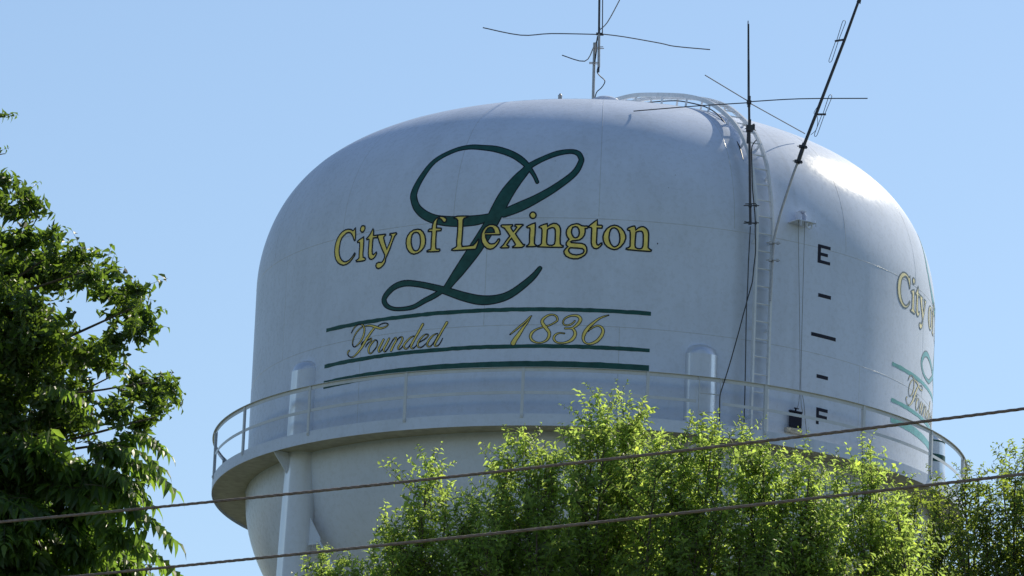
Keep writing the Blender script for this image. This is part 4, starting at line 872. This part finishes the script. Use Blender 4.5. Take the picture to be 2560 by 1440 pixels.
def left_tree():
    rn = random.Random(21); Y = -90.0
    root = empty('broadleaf_tree', (-5.5, Y, 0), 'tall dark green tree filling the left edge, long compound leaves drooping', 'tree')
    items = []
    edge = [(300, -250), (430, -160), (560, -140), (600, -40), (640, 70), (700, 190), (760, 260), (850, 250), (920, 190), (1000, 200), (1100, 250), (1250, 250), (1440, 280), (1700, 330), (2100, 260)]
    # leafy clumps: the ones that make the outline, then the mass behind them
    rim = [(20, 455, 38), (62, 480, 38), (78, 512, 30), (35, 530, 35), (5, 500, 45), (30, 610, 45), (85, 605, 42), (135, 590, 26), (150, 640, 45), (205, 640, 35), (235, 690, 45), (275, 680, 28), (290, 735, 48), (340, 725, 34), (330, 780, 50), (372, 790, 30), (355, 830, 40), (300, 850, 50), (250, 880, 50), (270, 905, 30), (360, 965, 42), (400, 965, 34), (432, 972, 20), (385, 1005, 34), (335, 985, 26), (300, 1030, 50), (350, 1060, 35), (290, 1120, 45), (310, 1200, 40), (260, 1270, 50), (300, 1330, 35), (320, 1420, 40), (220, 1190, 60), (215, 1380, 60)]
    C = [(px_at(x, y, Y+rn.uniform(-.5, .3)), r/362., 0) for x, y, r in rim]
    for _ in range(300):
        y = rn.uniform(470, 2150); xe = float(np.interp(y, [e[0] for e in edge], [e[1] for e in edge])); x = rn.uniform(-420, max(-300, xe-10))
        C.append((px_at(x, y, Y+rn.uniform(-.4, 1.5)), rn.uniform(.13, .26), 1))
    for c, r, kind in C:
        low = c.z < px_at(0, 1060, Y).z
        n = int((17 if low else 18)*(r/.2)**2)+3
        for _ in range(n):
            v = Vector((rn.gauss(0, 1), rn.gauss(0, 1), rn.gauss(0, .8))).normalized(); p = c+Vector((v.x*1.25, v.y*1.2, v.z*.8))*r*rn.random()**.45*rn.uniform(.8, 1.25)
            k = (p.y-Y)+rn.uniform(0, .3)+.5*kind
            d = (v*.9+Vector((.25, -.15, .05))+Vector((rn.gauss(0, .4), rn.gauss(0, .4), rn.gauss(0, .35)))).normalized()
            if low:
                d = Vector((d.x+.25, d.y-.1, d.z*.5-.15)).normalized(); s = rn.uniform(.6, .95); L = .4*s
                items.append((rn.choice(FRONDS_L if k > .25 else FRONDS), Matrix.Translation(p-d*L) @ basis(d, Vector((rn.gauss(0, .3), rn.gauss(0, .3), 1))).to_4x4() @ Matrix.Scale(s, 4), k))
            else:
                q = d.to_track_quat('Z', 'Y') @ Euler((0, 0, rn.uniform(0, 6.28))).to_quaternion(); s = rn.uniform(.6, .95)
                items.append((rn.choice(SPRAYS_L if k > .25 else SPRAYS), Matrix.Translation(p-d*.12) @ q.to_matrix().to_4x4() @ Matrix.Scale(s, 4), k))
    # the long compound leaves that stand out at the lower right edge and the twigs against the sky
    for x, y, dx, dy, s in ((452, 1218, 1, .30, 1.15), (428, 1128, 1, .18, .9), (424, 1166, 1, .15, .95), (418, 1110, .9, .1, .7), (462, 1347, 1, .30, 1.2), (400, 1262, 1, .30, 1.0), (392, 1290, 1, .35, 1.1), (370, 1240, .9, .5, .9), (300, 1320, .8, .6, 1.1), (420, 1400, 1, .35, 1.0), (470, 1432, 1, .2, 1.0), (350, 1180, .9, .5, .9), (330, 1380, .8, .6, 1.1), (240, 1010, .5, .1, .8), (390, 1190, 1, .35, .8)):
        tip = px_at(x, y, Y-rn.uniform(.1, .6)); d = Vector((dx, rn.uniform(-.35, .05), -dy*.6)).normalized(); L = .49*s
        items.append((rn.choice(FRONDS), Matrix.Translation(tip-d*L+Vector((0, 0, .10*s))) @ basis(d, Vector((rn.gauss(0, .12), rn.gauss(0, .12), 1))).to_4x4() @ Matrix.Scale(s, 4), -3))
    for x, y, dx, dz, s in ((42, 280, 1, .25, .62), (30, 292, 1, -.3, .5), (20, 384, 1, -.1, .5), (148, 552, .35, 1, .75), (238, 612, .6, .9, .7), (240, 640, 1, .2, .6), (112, 480, 1, .2, .7), (402, 768, .8, .6, .7), (458, 975, 1, .05, .75), (440, 1012, 1, -.3, .7), (345, 702, .7, .6, .7)):
        me = rn.choice(SPRAYS); d = Vector((dx, rn.uniform(-.2, .2), dz)).normalized(); tip = px_at(x, y, Y+rn.uniform(-.3, .2)); q = d.to_track_quat('Z', 'Y')
        items.append((me, Matrix.Translation(tip-d*.27*s) @ q.to_matrix().to_4x4() @ Matrix.Scale(s, 4), -3))
    front = sorted([q for q in items if q[0].name.startswith('leaf_frond')], key=lambda q: q[2]); rest = [q for q in items if not q[0].name.startswith('leaf_frond')]
    base = root.location
    for me, M, k in front[:250]:
        o = bpy.data.objects.new('leaf_frond', me); COL.objects.link(o); o.parent = root; o.matrix_local = Matrix.Translation(-base) @ M
    joined('compound_foliage', [(a, b) for a, b, c in front[250:]], [M_AILAN, M_TWIG], root)
    grow(root, rest, 'leafy_shoot', [M_FROND, M_TWIG], 290)
    limb(root, [(-5.7, Y+.3, -.3), (-5.6, Y+.3, 4), (-5.65, Y+.4, 8.5), (-5.7, Y+.3, 12.0), (-5.8, Y+.3, 14.2)], .26, .05, 'trunk', 12)
    for i in range(22):
        p, r, kd = C[rn.randrange(len(rim))] if i < 12 else C[rn.randrange(len(rim), len(C))]
        z0 = p.z-rn.uniform(.4, 1.6)
        limb(root, [(-5.68, Y+.3, z0), ((p.x-5.68)/2+rn.uniform(-.1, .1), (Y+.9+p.y)/2, (z0+p.z)/2+rn.uniform(-.05, .2)), p+Vector((0, .25, -.05))], .026, .005)
    A_, B_ = px_at(230, 978, Y), px_at(330, 962, Y); limb(root, [A_-Vector((.4, 0, .05)), A_, B_, px_at(400, 955, Y)], .009, .005)
    limb(root, [px_at(-80, 310, Y), px_at(0, 291, Y), px_at(30, 284, Y)], .006, .003); limb(root, [px_at(-80, 420, Y), px_at(-20, 392, Y), px_at(12, 384, Y)], .006, .003)
left_tree()
